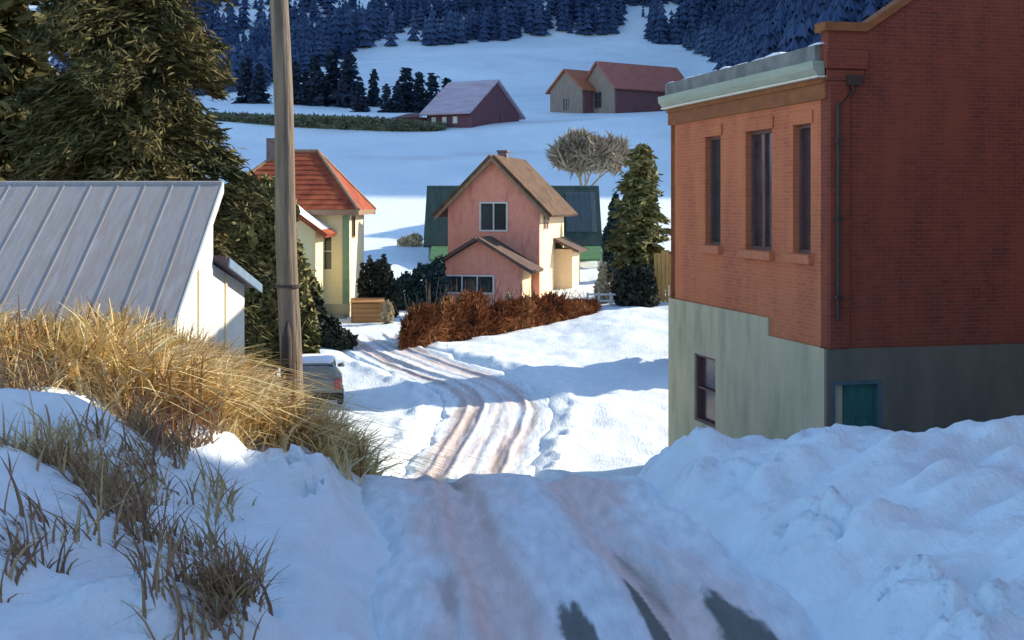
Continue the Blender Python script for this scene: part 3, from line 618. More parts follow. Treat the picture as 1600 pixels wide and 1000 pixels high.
# ------------------------------------------------------------------ barns on the hill
def barn(name, label, d, ue, uf, w, l, rz, hw, hr, mw, mr, msw, openings=(), grp=None):
    """gable end (w wide) faces local -y, ridge runs back along +y for l metres; ue,uf: column and row of the gable's base centre"""
    x = px(ue, d); z = pz(uf, d); H = thing(name, label, 'barn', (x, d, z), rz, grp)
    f = MB(wf(0, 0, 0, 0)); f.panel(-w/2, w/2, -3, hw, openings, .2); f.extrude([(-w/2, 0, hw), (w/2, 0, hw), (0, 0, hr)], (0, -.2, 0)); f.build('gable_wall', mw, H)
    s = MB(); s.box(-w/2, -w/2+.2, .2, l, -3, hw-.05); s.box(w/2-.2, w/2, .2, l, -3, hw-.05); s.box(-w/2+.2, w/2-.2, l-.2, l, -3, hw); s.extrude([(-w/2, l, hw), (w/2, l, hw), (0, l, hr)], (0, -.2, 0)); s.build('side_wall', msw, H)
    for o in openings: window(H, wf(0, 0, 0, 0), *o, M['frame_dark'], M['glass'], 2, 2, .1)
    r = MB(); gable_roof(r, -w/2, w/2, -.35, l+.35, hw, hr, .5, .2); r.build('roof', mr, H)
    return H
def lavender_barn():
    d = 150
    x = px(775, d); H = thing('barn', 'plum walled barn with lavender grey roof and long lean-to, alone on the hill', 'barn', (x, d, 0), R(58))
    # gable faces right-front
    w, l, b, ze, zr = 10.2, 6.3, 8.4, 10.9, 14.45
    f = MB(wf(0, 0, 0, 0)); f.panel(-w/2, w/2, b-4, ze, [(-1.0, .9, b-1, 10.6)], .2); f.extrude([(-w/2, 0, ze), (w/2, 0, ze), (0, 0, zr)], (0, -.2, 0)); f.build('gable_wall', M['plum_wall'], H)
    dr = MB(wf(0, 0, 0, 0)); dr.panel(-1.0, .9, b-1, 10.6, [], .06, -.08); dr.build('door', M['barn_wall'], H)
    s = MB(); s.box(-w/2, -w/2+.2, .2, l, b-4, ze); s.box(w/2-.2, w/2, .2, l, b-4, ze); s.box(-w/2+.2, w/2-.2, l-.2, l, b-4, ze); s.extrude([(-w/2, l, ze), (w/2, l, ze), (0, l, zr)], (0, -.2, 0)); s.build('side_wall', M['plum_wall'], H)
    TL = wf(-w/2-.003, 0, 0, -math.pi/2)
    for u in (-5.3, -3.8, -2.3): window(H, TL, u-.3, u+.3, 9.35, 10.15, M['frame_white'], M['frame_white'], 1, 1, .08, .03, -.02)
    q = MB(); q.box(-w/2-1.2, -w/2+1.5, l+.5, l+3.6, b-3, 10.2); q.slab([(-w/2-1.5, l+.42, 10.1), (-w/2+1.6, l+.42, 10.75), (-w/2+1.6, l+3.8, 10.75), (-w/2-1.5, l+3.8, 10.1)][::-1], .12); q.build('lean_to', M['barn_wall'], H)
    r = MB(); gable_roof(r, -w/2, w/2, -.4, l+.4, ze, zr, .9, .2); r.build('roof', M['lav_roof'], H)
    return H
lavender_barn()
barn('barn', 'long barn with brick red roof and tan gable, largest of the hill barns', 165, 934, 180, 6.6, 13.2, R(-55), 3.55, 6.75, M['barn_tan'], M['barn_red_roof'], M['barn_wall'], [(-.7, .8, .9, 3.0)], 'barns on the snowy hill')
barn('barn', 'small tan barn with rusty roof at the left end of the long red barn', 167, 884, 181, 6.4, 4.6, R(-52), 3.4, 5.9, M['barn_tan'], M['barn_rust'], M['barn_wall'], [(-.5, .6, .8, 2.2)], 'barns on the snowy hill')

# ------------------------------------------------------------------ foliage
def cards(rng, cen, size, aspect=1.0, axis=None, jitter=1.0):
    """a small leaf or needle spray (quad) at every centre"""
    n = len(cen); a = rng.normal(size=(n, 3)); 
    if axis is not None: a = axis+jitter*.45*a
    a /= np.linalg.norm(a, axis=1)[:, None]+1e-9
    b = np.cross(a, rng.normal(size=(n, 3))); b /= np.linalg.norm(b, axis=1)[:, None]+1e-9
    s = (size*rng.uniform(.6, 1.35, n))[:, None]
    A = a*s*aspect*.5; B = b*s*.5
    bend = np.cross(a, b)*s*.18
    V = np.stack([cen-A-B*.55, cen+A*.15-B+bend, cen+A+B*.25, cen-A*.1+B+bend], 1).reshape(-1, 3)
    return V, np.arange(n*4).reshape(n, 4)
def spruce_pts(rng, h, r, bare=.06, whorl=.42, per=7, step=.22, droop=.35, clump=3, spread=.12, power=.85):
    cen = []; ax = []; limbs = []
    z = h*bare
    while z < h*.985:
        t = (z-h*bare)/(h*(1-bare)); L0 = r*((1-t)**power)*(.55+.45*min(1, t*6+.35))
        k = max(3, int(per*(1-.45*t)))
        off = rng.uniform(0, 6.28)
        for i in range(k):
            a = off+6.283*i/k+rng.normal()*.25; L = L0*rng.uniform(.55, 1.16)+.12; zz = z+rng.normal()*.15
            n = max(2, int(L/step)); f = (np.arange(n)+.6)/n
            dr = droop*rng.uniform(.6, 1.3)
            P = np.c_[np.cos(a)*L*f, np.sin(a)*L*f, zz-dr*L*f*f+.10*L*f+.12*L*np.clip(f-.75, 0, 1)]
            d = np.array([math.cos(a), math.sin(a), -dr*.8])
            limbs.append((zz, a, L, dr))
            for q, ff in zip(P, f):
                wd = spread*(1+1.4*(1-ff)*L)
                m = max(1, int(clump*(1+.9*(1-ff)*min(L, 2))))
                c = q+np.c_[rng.normal(size=m)*wd, rng.normal(size=m)*wd, -np.abs(rng.normal(size=m))*wd*.7]
                side = np.array([-math.sin(a), math.cos(a), 0])*rng.choice([-1, 1], m)[:, None]*rng.uniform(0, 1.1, m)[:, None]
                cen.append(c); ax.append(d+side)
        z += whorl*(1-.55*t)*rng.uniform(.8, 1.2)
    return np.concatenate(cen), np.concatenate(ax), limbs
def conifer(name, label, cat, loc, h, r, m, seed, size=.3, aspect=2.2, group=None, limbs=True, tr=None, lean=(0, 0), **kw):
    rng = np.random.RandomState(seed); H = thing(name, label, cat, loc, rng.uniform(0, 6), group)
    cen, ax, lb = spruce_pts(rng, h, r, **kw)
    V, Fc = cards(rng, cen, size, aspect, ax)
    V[:, 0] += lean[0]*V[:, 2]; V[:, 1] += lean[1]*V[:, 2]
    link('crown', arrays_mesh('crown', V, Fc, m), H)
    t = MB(); tr = tr or h*.016; t.tube([(lean[0]*z, lean[1]*z, z) for z in (-1.2, 0, h*.25, h*.6, h*.97)], [tr*1.3, tr, tr*.8, tr*.45, .02], 9)
    if limbs:
        for zz, a, L, dr in lb[::2]:
            t.tube([(lean[0]*zz, lean[1]*zz, zz), (lean[0]*zz+math.cos(a)*L*.45, lean[1]*zz+math.sin(a)*L*.45, zz-dr*L*.2+.05*L), (lean[0]*zz+math.cos(a)*L*.85, lean[1]*zz+math.sin(a)*L*.85, zz-dr*L*.72+.09*L)], [.02+.012*L, .012+.007*L, .006], 5, False)
    t.build('trunk', M['bark'], H, True)
    return H
def copy_tree(o, loc, rz=0, sc=1.0, label=None):
    c = o.copy(); COL.objects.link(c); c.location = loc; c.rotation_euler = (0, 0, rz); c.scale = (sc, sc, sc)
    if label: c['label'] = label
    for ch in list(o.children):
        k = ch.copy(); COL.objects.link(k); k.parent = c
        for g in ch.children:
            q = g.copy(); COL.objects.link(q); q.parent = k
    return c
def bush(name, label, cat, loc, blobs, n, m, seed, size=.12, aspect=1.6, stems=6, group=None, up=0.0, shell=.55):
    """blobs: (x, y, z, rx, ry, rz) ellipsoids filled with leaves or twigs"""
    rng = np.random.RandomState(seed); H = thing(name, label, cat, loc, 0, group); vol = np.array([b[3]*b[4]*b[5] for b in blobs])**(2/3); vol /= vol.sum()
    cen = []
    for b, v in zip(blobs, vol):
        k = int(n*v)+1; d = rng.normal(size=(k, 3)); d /= np.linalg.norm(d, axis=1)[:, None]
        rr = (rng.uniform(shell**3, 1.12, k)**(1/3))[:, None]
        wob = 1+.35*(vnoise(d[:, 0]*3+seed+b[0]*3, d[:, 2]*3+d[:, 1]*2))[:, None]
        cen.append(d*rr*wob*np.array(b[3:6])+np.array(b[:3]))
    cen = np.concatenate(cen); cen = cen[cen[:, 2] > -.25]
    axis = (np.array([0, 0, up])+rng.normal(size=cen.shape)*.6) if up else None
    V, Fc = cards(rng, cen, size, aspect, axis); link('foliage', arrays_mesh('foliage', V, Fc, m), H)
    t = MB()
    for i in range(stems):
        b = blobs[i % len(blobs)]; e = np.array(b[:3])+rng.normal(size=3)*np.array(b[3:6])*.4
        s = (b[0]*.6+rng.normal()*.1, b[1]*.6+rng.normal()*.1, -.5); mid = ((s[0]+e[0])/2+rng.normal()*.05, (s[1]+e[1])/2, e[2]*.5)
        t.tube([s, mid, tuple(e)], [.05, .035, .012], 5)
    t.build('stem', M['bark'], H, True)
    return H
def bare_tree(name, label, loc, h, wdt, m, seed, nt=15000):
    rng = np.random.RandomState(seed); rs = random.Random(seed); H = thing(name, label, 'tree', loc); t = MB(); tips = []
    def grow(p, d, L, r, k):
        q = p+d*L; mid = p.lerp(q, .5)+Vector((rs.gauss(0, 1), rs.gauss(0, 1), 0))*L*.05
        t.tube([p, mid, q], [r, r*.8, r*.6], 6 if k < 2 else 4, False)
        if k >= 4: tips.append((p, q)); return
        for i in range(rs.choice([2, 3, 3]) if k else 5):
            n = (d+Vector((rs.gauss(0, 1)*wdt, rs.gauss(0, 1)*wdt, rs.uniform(.1, .5)))).normalized()
            grow(q if i else mid.lerp(q, .8), n, L*rs.uniform(.58, .8), r*.58, k+1)
    grow(Vector((0, 0, -.6)), Vector((0, 0, 1)), h*.32, h*.026, 0)
    t.build('trunk', M['bark'] if m is not M['twig'] else m, H)
    A = np.array([tuple(a) for a, b in tips]); Bp = np.array([tuple(b) for a, b in tips]); i = rng.randint(0, len(A), nt); f = rng.uniform(0, 1.1, nt)[:, None]
    cen = A[i]*(1-f)+Bp[i]*f+rng.normal(size=(nt, 3))*h*.034
    V, Fc = cards(rng, cen, h*.028, 7, (Bp[i]-A[i])/np.linalg.norm(Bp[i]-A[i], axis=1)[:, None], 1.2)
    link('crown', arrays_mesh('crown', V, Fc, m), H); return H

# the tall spruce at the left and its neighbours
conifer('spruce', 'huge olive green spruce towering behind the tin roof at the left', 'tree', (-9.3, 31, gz(-9.3, 31)), 17.5, 3.75, M['spruce'], 3, .055, 6.0, bare=.10, whorl=.46, per=8, step=.15, clump=44, droop=.5, spread=.11, power=.62, tr=.34)
conifer('spruce', 'dark spruce at the far left, partly behind the huge olive spruce', 'tree', (-14.4, 35, gz(-14.4, 35)), 17, 3.9, M['spruce'], 8, .24, 2.4, bare=.06, whorl=.5, per=8, step=.28, clump=7, power=.6)
bush('evergreen_bush', 'tall dark olive bush between the white house and the pole', 'bush', (px(415, 44), 44, gz(px(415, 44), 44)), [(-.4, 0, 2.1, 1.3, 1.0, 2.2), (.5, .1, 3.1, .9, .9, 2.3), (-.55, .2, 5.2, 1.0, .9, 1.7), (1.1, 0, 1.6, .7, .7, 1.6), (.2, .2, 5.6, .8, .8, 1.4)], 13000, M['olive'], 21, .22, 1.7, 8)
bush('evergreen_bush', 'low dark bush under the cream house wall, right of the pole', 'bush', (px(492, 50), 50, gz(px(492, 50), 50)), [(-.5, 0, .9, .8, .7, 1.3), (.2, 0, .5, .8, .6, .75), (.9, -.2, .2, .7, .5, .45)], 3500, M['dark_shrub'], 22, .17, 1.7, 6)
bush('evergreen_bush', 'olive bush against the cream front wing, half hidden by the pole', 'bush', (px(470, 53), 53, gz(px(470, 53), 53)), [(-.3, 0, 1.6, .8, .6, 1.9), (.35, 0, 1.1, .55, .5, 1.5)], 3000, M['olive'], 23, .18, 1.7, 5)
bush('evergreen_bush', 'blackish upright shrub between the cream house and the brown hedge', 'bush', (px(590, 58), 58, gz(px(590, 58), 58)), [(-.35, 0, 1.2, .5, .5, 1.35), (.25, 0, 1.3, .5, .5, 1.3), (.6, 0, .8, .4, .4, 1.0)], 3600, M['dark_shrub'], 24, .15, 1.7, 6)
bush('evergreen_bush', 'dark teal shrub at the left corner of the pink house', 'bush', (px(655, 61), 61, gz(px(655, 61), 61)), [(-.6, 0, .8, .7, .5, .9), (.3, 0, 1.0, .8, .5, 1.2), (.9, 0, 1.3, .4, .4, 1.2)], 3600, M['teal_shrub'], 25, .15, 1.7, 6)
bush('evergreen_bush', 'round blackish shrub in front of the olive spruce', 'bush', (px(990, 59.6), 59.6, gz(px(990, 59.6), 59.6)), [(-.1, 0, .8, .85, .7, 1.1), (.5, 0, .6, .6, .5, .9)], 3600, M['dark_shrub'], 26, .15, 1.7, 6)
bush('evergreen_bush', 'narrow blackish shrub beside the ochre plank fence', 'bush', (px(1011, 59.3), 59.3, gz(px(1011, 59.3), 59.3)), [(0, 0, .85, .4, .4, 1.15)], 1600, M['dark_shrub'], 27, .14, 2.0, 3)
conifer('spruce', 'olive green spruce beside the brick building, right of the green house', 'tree', (px(1000, 62.5), 62.5, gz(px(1000, 62.5), 62.5)), 7.6, 1.8, M['olive'], 31, .16, 2.8, bare=.03, whorl=.36, per=8, step=.17, clump=9, droop=.3, power=.62, limbs=False, lean=(-.02, 0))
bush('evergreen_bush', 'dark teal tall shrub between the green house and the olive spruce', 'bush', (px(957, 71), 71, gz(px(957, 71), 71)), [(0, 0, 1.6, .55, .5, 1.9), (.2, 0, 3.2, .4, .4, 1.5)], 3000, M['teal_shrub'], 28, .17, 1.7, 4)
bare_tree('bare_tree', 'leafless tan tree on the slope above the green roof', (px(912, 92), 92, gz(px(912, 92), 92)), 7.2, .62, M['twig'], 12)
# trees hidden behind the brick building: they throw the shadow band over the snow
sp = conifer('spruce', 'spruce behind the brick building', 'tree', (9.0, 46.6, gz(9.0, 46.6)), 9.0, 2.5, M['olive'], 41, .34, 2.0, bare=.02, whorl=.36, per=10, step=.2, clump=9, limbs=False, group='spruces behind the brick building', power=.6)
copy_tree(sp, (12.5, 47.6, gz(12.5, 47.6)), 2.0, 1.12)

# brown hedge: a run of bushes
def hedge():
    H = thing('hedge', 'rust brown leafless hedge in front of the pink house', 'hedge', (0, 0, 0)); rng = np.random.RandomState(5)
    d0, d1 = 50.5, 58.5; n = 21000; t = rng.uniform(0, 1, n); d = d0+(d1-d0)*t; u = np.interp(t, [0, .25, .6, 1], [632, 715, 820, 930]); x = (u-800)/F*d
    y = d+rng.uniform(-.75, .75, n); hgt = np.interp(t, [0, .08, .3, .6, .85, 1], [1.1, 1.55, 1.45, 1.15, .85, .5])*(1+.7*vnoise(x*1.2, y*.6)+.5*vnoise(x*4, y*2))
    wv = np.sqrt(np.clip(1-(np.abs(y-d)/.85)**2, 0, 1)); z = ground_base(x, y)-.1+hgt*wv*rng.uniform(.02, 1, n)**.6
    V, Fc = cards(rng, np.c_[x, y, z], .15, 4.2, np.c_[rng.normal(size=n)*.5+.25, rng.normal(size=n)*.4, np.ones(n)*.8])
    link('foliage', arrays_mesh('foliage', V, Fc, M['rust_hedge']), H)
    s = MB()
    for i in range(150):
        tt = rng.uniform(); dd = d0+(d1-d0)*tt; uu = np.interp(tt, [0, .25, .6, 1], [632, 715, 820, 930]); xx = (uu-800)/F*dd; z0 = float(ground_base(np.array([xx]), np.array([dd]))[0]); hh = np.interp(tt, [0, .1, .6, 1], [1.3, 1.9, 1.4, .7])
        s.tube([(xx, dd, z0-.3), (xx+rng.normal()*.1, dd, z0+hh*.5), (xx+rng.normal()*.3, dd+rng.normal()*.2, z0+hh*rng.uniform(.8, 1.4))], [.03, .02, .008], 5)
    s.build('stem', M['bark'], H)
hedge()
def far_hedge():
    H = thing('hedge', 'long low grey green hedge across the hill, left of the lavender roofed barn', 'hedge', (0, 0, 0)); rng = np.random.RandomState(6); n = 16000
    u = rng.uniform(330, 690, n); d = np.interp(u, [330, 460, 690], [150, 147, 146])+rng.uniform(-1.2, 1.2, n); x = (u-800)/F*d
    top = np.interp(u, [330, 460, 560, 640, 690], [186, 184, 187, 192, 201]); z0 = ground_base(x, d); zt = (320-top)/F*d
    z = z0+np.maximum(.4, zt-z0)*rng.uniform(0, 1, n)**.7
    V, Fc = cards(rng, np.c_[x, d, z], .55, 2.2, np.c_[rng.normal(size=n)+1.2, rng.normal(size=n)*.4, rng.normal(size=n)*.3]); link('foliage', arrays_mesh('foliage', V, Fc, M['far_hedge']), H)
far_hedge()

# conifers of the hill, each its own tree
def cheap_conifer(rng, h, r, tiers=7, spikes=9):
    V = []; Fc = []
    for i in range(tiers):
        t = i/tiers; z1 = h*(t*.9+.30*(1-t*.4)); z0 = h*(t*.9+.02); R_ = r*(1-t)**.8*rng.uniform(.85, 1.15)+.05*r; o = rng.uniform(0, 6)
        b = len(V); V.append((0, 0, min(z1, h)))
        for k in range(spikes*2):
            a = o+math.pi*k/spikes; q = R_*(rng.uniform(.8, 1.2) if k % 2 == 0 else rng.uniform(.42, .62)); V.append((math.cos(a)*q, math.sin(a)*q, z0+(0 if k % 2 == 0 else h*.045)+rng.normal()*h*.012))
        for k in range(spikes*2): Fc.append((b, b+1+k, b+1+(k+1) % (spikes*2)))
    return np.array(V), np.array(Fc)
def hill_trees():
    rng = np.random.RandomState(17); protos = []
    for i in range(3):
        V, Fc = cheap_conifer(rng, 8, 2.3-.35*i, 8, 10); cen, ax, _ = spruce_pts(rng, 8, 2.3-.3*i, bare=.02, whorl=.5, per=7, step=.35, clump=2, spread=.2)
        V2, F2 = cards(rng, cen, .55, 1.7, ax); V2, F2 = V2, F2
        protos.append(arrays_mesh('conifer', np.r_[V2], F2, M['navy_tree']))
    # (column, row of the foot, height in rows, width factor, label)
    spots = [(462, 158, 62, 1.0, 'dark blue conifer close beside the pole, left end of the hill row'), (492, 160, 74, 1.1, 'tall dark blue conifer, second from the pole in the hill row'), (520, 160, 84, 1.2, 'tallest dark blue conifer of the row on the hill'),
             (545, 158, 78, 1.1, 'broad dark blue conifer at the right edge of the tall clump'), (478, 162, 50, 1.2, 'short dark conifer in front of the tall clump near the pole'), (505, 163, 46, 1.3, 'bushy dark conifer in front of the tallest hill conifer'),
             (584, 160, 52, .8, 'slim dark conifer standing alone between the clumps on the hill'), (563, 165, 36, 1.4, 'small dark conifer left of the slim lone one'), (604, 168, 36, 1.4, 'small dark conifer right of the slim lone one'),
             (634, 172, 66, 1.2, 'tall dark conifer left of the lavender barn, first of its clump'), (655, 175, 62, 1.2, 'dark conifer in the middle of the clump by the lavender barn'), (676, 178, 62, 1.3, 'dark conifer next to the lavender roof'),
             (698, 178, 56, 1.3, 'dark conifer rising over the lower edge of the lavender roof'), (718, 172, 38, 1.3, 'short conifer peeping behind the lavender roof'), (620, 172, 40, 1.4, 'low bushy conifer at the left foot of the barn clump'), (645, 178, 34, 1.5, 'lowest conifer at the front of the barn clump'),
             (405, 160, 60, 1.2, 'dark blue conifer between the spruce and the pole on the hill'), (385, 160, 70, 1.2, 'dark blue conifer mostly behind the tall olive spruce')]
    for i, (u, v, hh, wf_, lab) in enumerate(spots):
        d = {True: 176}.get(v > 164, 192)+rng.uniform(-3, 3); x = px(u, d)
        z = gz(x, d); zt = pz(v-hh, d); h = max(2.5, zt-z+.3)
        o = link('conifer', protos[i % 3]); o.location = (x, d, z-.3); s = h/8; o.scale = (s*wf_, s*wf_, s); o.rotation_euler = (0, 0, rng.uniform(0, 6)); tag(o, lab, 'tree', 'dark conifers on the hill')
hill_trees()
def forest():
    rng = np.random.RandomState(23); lib = [cheap_conifer(rng, 1, .2+.03*i, 5, 7) for i in range(4)]
    Vs = []; Fs = []; n0 = 0; cnt = 0
    N = 42000
    y = 230+(640-230)*rng.uniform(0, 1, N)**.8; u = rng.uniform(-150, 1780, N); x = (u-800)/F*y
    y2 = rng.uniform(110, 330, 9000); x2 = rng.uniform(.14, .62, 9000)*y2; x = np.r_[x, x2]; y = np.r_[y, y2]; u = 800+x/y*F
    z = ground_z(x, y); v = 320-F*z/y
    edge = np.interp(u, [-300, 400, 470, 560, 640, 760, 900, 1000, 1060, 1110, 1160, 1300, 1900], [158, 150, 128, 92, 76, 70, 58, 56, 74, 100, 135, 230, 420])+26*fbm(x*.05, y*.05, 3)
    ok = (v < edge) & (v > -420)
    p = np.full(len(x), .92)
    # clearings: slanting snow strips on the left, a long streak over the middle, a thin one on the right
    dg = u*.62+v*1.0
    st = vnoise(dg*.020+3, (u-v)*.004+1)
    p[(u < 640) & (st > .13)] = .12
    yl = np.interp(u, [640, 760, 900], [62, 38, 2]); p[(u > 630) & (u < 900) & (np.abs(v-yl+9*vnoise(u*.03, v*.03)) < 5)] = .02
    p[(u > 930) & (u < 1060) & (v > 8) & (v < 50) & (vnoise(u*.05, v*.05) > -.05)] = .10
    yl = np.interp(u, [1020, 1150], [18, 4]); p[(u > 1000) & (u < 1170) & (np.abs(v-yl) < 7)] = .05
    p *= np.clip(.75+sst(0, 30, edge-v)*.4+fbm(x*.06, y*.06, 3)*.9*sst(60, 0, edge-v), 0, 1)
    ok &= rng.uniform(size=len(x)) < p
    x, y, z = x[ok], y[ok], z[ok]
    o = np.argsort(y); x, y, z = x[o], y[o], z[o]
    h = rng.uniform(3.2, 8.2, len(x))*np.clip(.95+1.1*fbm(x*.03, y*.03, 3), .45, 1.35); a = rng.uniform(0, 6.28, len(x)); k = rng.randint(0, 4, len(x))
    for j in range(4):
        V, Fc = lib[j]; s = k == j; c, sn = np.cos(a[s])[:, None], np.sin(a[s])[:, None]; hh = h[s][:, None]; ww = rng.uniform(.7, 1.35, s.sum())[:, None]*hh
        X = (V[None, :, 0]*c-V[None, :, 1]*sn)*ww+x[s][:, None]; Y = (V[None, :, 0]*sn+V[None, :, 1]*c)*ww+y[s][:, None]; Z = V[None, :, 2]*hh+z[s][:, None]-.3
        Vs.append(np.stack([X, Y, Z], 2).reshape(-1, 3)); q = (Fc[None]+(np.arange(s.sum())*len(V))[:, None, None]).reshape(-1, 3)+n0; Fs.append(q); n0 += len(Vs[-1])
    tag(link('forest', arrays_mesh('forest', np.concatenate(Vs), np.concatenate(Fs), M['navy_forest'])), 'dark blue conifer forest covering the upper hillside', 'forest', kind='stuff')
    print('forest trees', len(x))
forest()

# ------------------------------------------------------------------ utility pole
def pole():
    d = 17.2; x = px(458, d); z0 = gz(x, d)
    H = thing('utility_pole', 'tall weathered wooden utility pole rising out of the dry grass', 'pole', (x, d, z0)); t = MB(); rs = random.Random(2)
    n = 40; tot = 9.2; lean = (px(437, d)-x)/(pz(0, d)-z0)
    pts = [(lean*z+.012*math.sin(z*1.7), 0, z) for z in [(-.8+(tot+.8)*i/n) for i in range(n+1)]]
    t.tube(pts, [(.160-.055*i/n)*(1+.02*rs.uniform(-1, 1)) for i in range(n+1)], 20); t.build('post', M['pole'], H, True)
    k = MB()
    k.tube([(-.055, -.135, .95), (-.06, -.155, 1.15), (-.055, -.16, 1.5), (-.05, -.135, 1.72)], [.02, .075, .07, .02], 9); k.build('knot', M['pole_dark'], H, True)
    b = MB(); b.tube([(lean*2.2, 0, 2.16), (lean*2.2, 0, 2.2)], .163, 18); b.build('band', M['pole_dark'], H)
pole()

# ------------------------------------------------------------------ parked car
def car():
    d = 39.6; x = px(491, d); z0 = float(ground_z(np.array([x-.7, x+.7, x, x]), np.array([d, d, d+1, d+3])).min())+.06
    H = thing('parked_car', 'grey green hatchback parked in the snow behind the pole, seen from the rear', 'car', (x, d, z0), R(9))
    def loft(st, n=16, pw=3.2):
        V = []; Fc = []
        for (y, hw, b, t) in st:
            for i in range(n):
                a = 2*math.pi*(i+.5)/n; c, s = math.cos(a), math.sin(a); q = (abs(c)**pw+abs(s)**pw)**(-1/pw)
                V.append((hw*q*c, y, (b+t)/2+(t-b)/2*q*s))
        for j in range(len(st)-1):
            for i in range(n): Fc.append((j*n+i, j*n+(i+1) % n, (j+1)*n+(i+1) % n, (j+1)*n+i))
        Fc.append(tuple(range(n-1, -1, -1))); Fc.append(tuple((len(st)-1)*n+i for i in range(n))); return V, Fc
    b = MB(); b.add(*loft([(-.02, .78, .34, .86), (.06, .85, .28, .93), (.3, .88, .24, .96), (1.2, .9, .22, .98), (2.6, .9, .22, .97), (3.4, .88, .24, .90), (3.95, .82, .28, .80), (4.1, .70, .36, .68)], 20, 4.5))
    b.add(*loft([(.10, .76, .78, 1.00), (.30, .73, .78, 1.22), (.62, .69, .78, 1.36), (1.2, .68, .78, 1.41), (2.1, .68, .78, 1.39), (2.6, .68, .78, 1.22), (3.05, .68, .78, .95)], 20, 5))
    b.build('body', M['car_paint'], H, True)
    g = MB(); g.extrude([(-.66, .085, .97), (.66, .085, .97), (.58, .44, 1.30), (-.58, .44, 1.30)], (0, .14, -.03)); g.build('rear_window', M['glass'], H, bevel=.03)
    g = MB(); g.extrude([(-.57, 3.05, 1.0), (.57, 3.05, 1.0), (.52, 2.46, 1.38), (-.52, 2.46, 1.38)], (0, -.14, -.03)); g.build('windscreen', M['glass'], H, bevel=.03)
    for s in (-1, 1):
        g = MB(); g.extrude([(s*.69, .6, .98), (s*.69, 2.65, .98), (s*.66, 2.25, 1.30), (s*.66, .8, 1.30)], (s*.02, 0, 0)); g.build('side_window', M['glass'], H)
        l = MB(); l.box(s*.72-.10, s*.72+.10, -.045, .15, .56, .90); l.build('tail_light', M['tail'], H, bevel=.025)
        m = MB(); m.tube([(s*.78, 2.55, 1.0), (s*.98, 2.5, 1.04)], [.05, .08], 8); m.build('wing_mirror', M['car_paint'], H, True)
        for y in (.75, 3.35):
            q = MB(); q.tube([(s*.72, y, .31), (s*.74, y, .31), (s*.89, y, .31), (s*.91, y, .31)], [.28, .31, .31, .28], 22); wh = q.build('wheel', M['rubber'], H)
            q = MB(); q.tube([(s*.905, y, .31), (s*.93, y, .31)], [.20, .17], 16); q.build('rim', M['alloy'], wh)
    q = MB(); q.box(-.86, .86, -.09, .3, .25, .46); q.build('bumper', M['rubber'], H, bevel=.05)
    q = MB(); q.box(-.26, .26, -.04, .05, .60, .72); q.build('plate_recess', M['parapet'], H, bevel=.01)
    q = MB(); q.add(*loft([(.55, .50, 1.29, 1.36), (.72, .62, 1.32, 1.43), (1.2, .64, 1.34, 1.47), (2.1, .62, 1.32, 1.45), (2.4, .5, 1.28, 1.35)], 18, 3)); q.build('roof_snow', M['snow'], H, True)
car()

# ------------------------------------------------------------------ small things around the houses
def plank_fence():
    d = 60.6; H = thing('plank_fence', 'tall ochre plank fence at the corner of the brick building', 'fence', (0, 0, 0)); rs = random.Random(8)
    x = px(1022, d); x1 = px(1125, d); b = MB()
    while x < x1:
        wd = rs.uniform(.15, .20); z0 = gz(x, d)-.3; b.box(x, x+wd-.02, d+rs.uniform(-.01, .01), d+.045, z0, pz(392, d)+rs.uniform(-.18, .12)); x += wd
    b.build('plank', M['ochre'], H); r = MB(); 
    for zz in (-4.5, -3.2): r.box(px(1022, d), x1, d+.05, d+.12, zz, zz+.12)
    r.build('rail', M['ochre'], H)
plank_fence()
def wood_shed():
    d = 56.5; x = px(578, d); H = thing('wood_bin', 'orange brown wooden box at the foot of the blackish shrub', 'wooden box', (x, d, gz(x, d)), R(4)); b = MB()
    for i in range(5): b.box(-.78, .55, -.01*(i % 2), .5, -.2+.21*i, -.005+.21*i)
    b.build('side', M['orange_wood'], H); l = MB(); l.slab([(-.86, -.1, .93), (.63, -.1, .93), (.63, .6, 1.05), (-.86, .6, 1.05)], .06); l.build('lid', M['orange_wood'], H)
    
    for a in (.552, -.83): p = MB(); p.box(a, a+.048, -.02, .5, -.2, .84); p.build('corner_post', M['fascia'], H)
wood_shed()
def dry_shrub(label, u, d, blobs, seed, n=900):
    x = px(u, d); bush('dry_shrub', label, 'shrub', (x, d, gz(x, d)), blobs, n, M['tan_shrub'], seed, .12, 2.2, 3, up=.8)
dry_shrub('small round tan shrub right of the orange wooden box', 606, 56, [(0, 0, .45, .22, .22, .5)], 51, 600)
dry_shrub('tall tan dry shrub by the white rail', 941, 60.5, [(0, 0, .55, .35, .3, .6), (.02, 0, 1.35, .18, .18, .6)], 52)
dry_shrub('small tan shrub just right of the tall tan dry shrub', 962, 61, [(0, 0, .75, .22, .2, .45)], 53, 500)
dry_shrub('tan shrub on the snow slope behind the cream house', 648, 82, [(0, 0, .3, .5, .4, .5), (-.7, 0, .2, .4, .3, .35)], 54, 700)
dry_shrub('pale tan tuft in the front of the brown hedge', 795, 55.2, [(0, 0, .55, .22, .2, .8)], 55, 500)
def white_rail():
    d = 59.6; H = thing('white_fence', 'low white rail fence in the snow at the right end of the brown hedge', 'fence', (0, 0, 0)); a, b = px(918, d), px(972, d); z = gz((a+b)/2, d)
    for i in range(4):
        x = a+(b-a)*i/3; m = MB(); m.box(x-.045, x+.045, d-.045, d+.045, z-.4, z+.62); m.build('post', M['frame_white'], H, bevel=.008)
    for zz in (.18, .48): m = MB(); m.box(a-.05, b+.05, d-.075, d-.046, z+zz, z+zz+.09); m.build('rail', M['frame_white'], H)
white_rail()
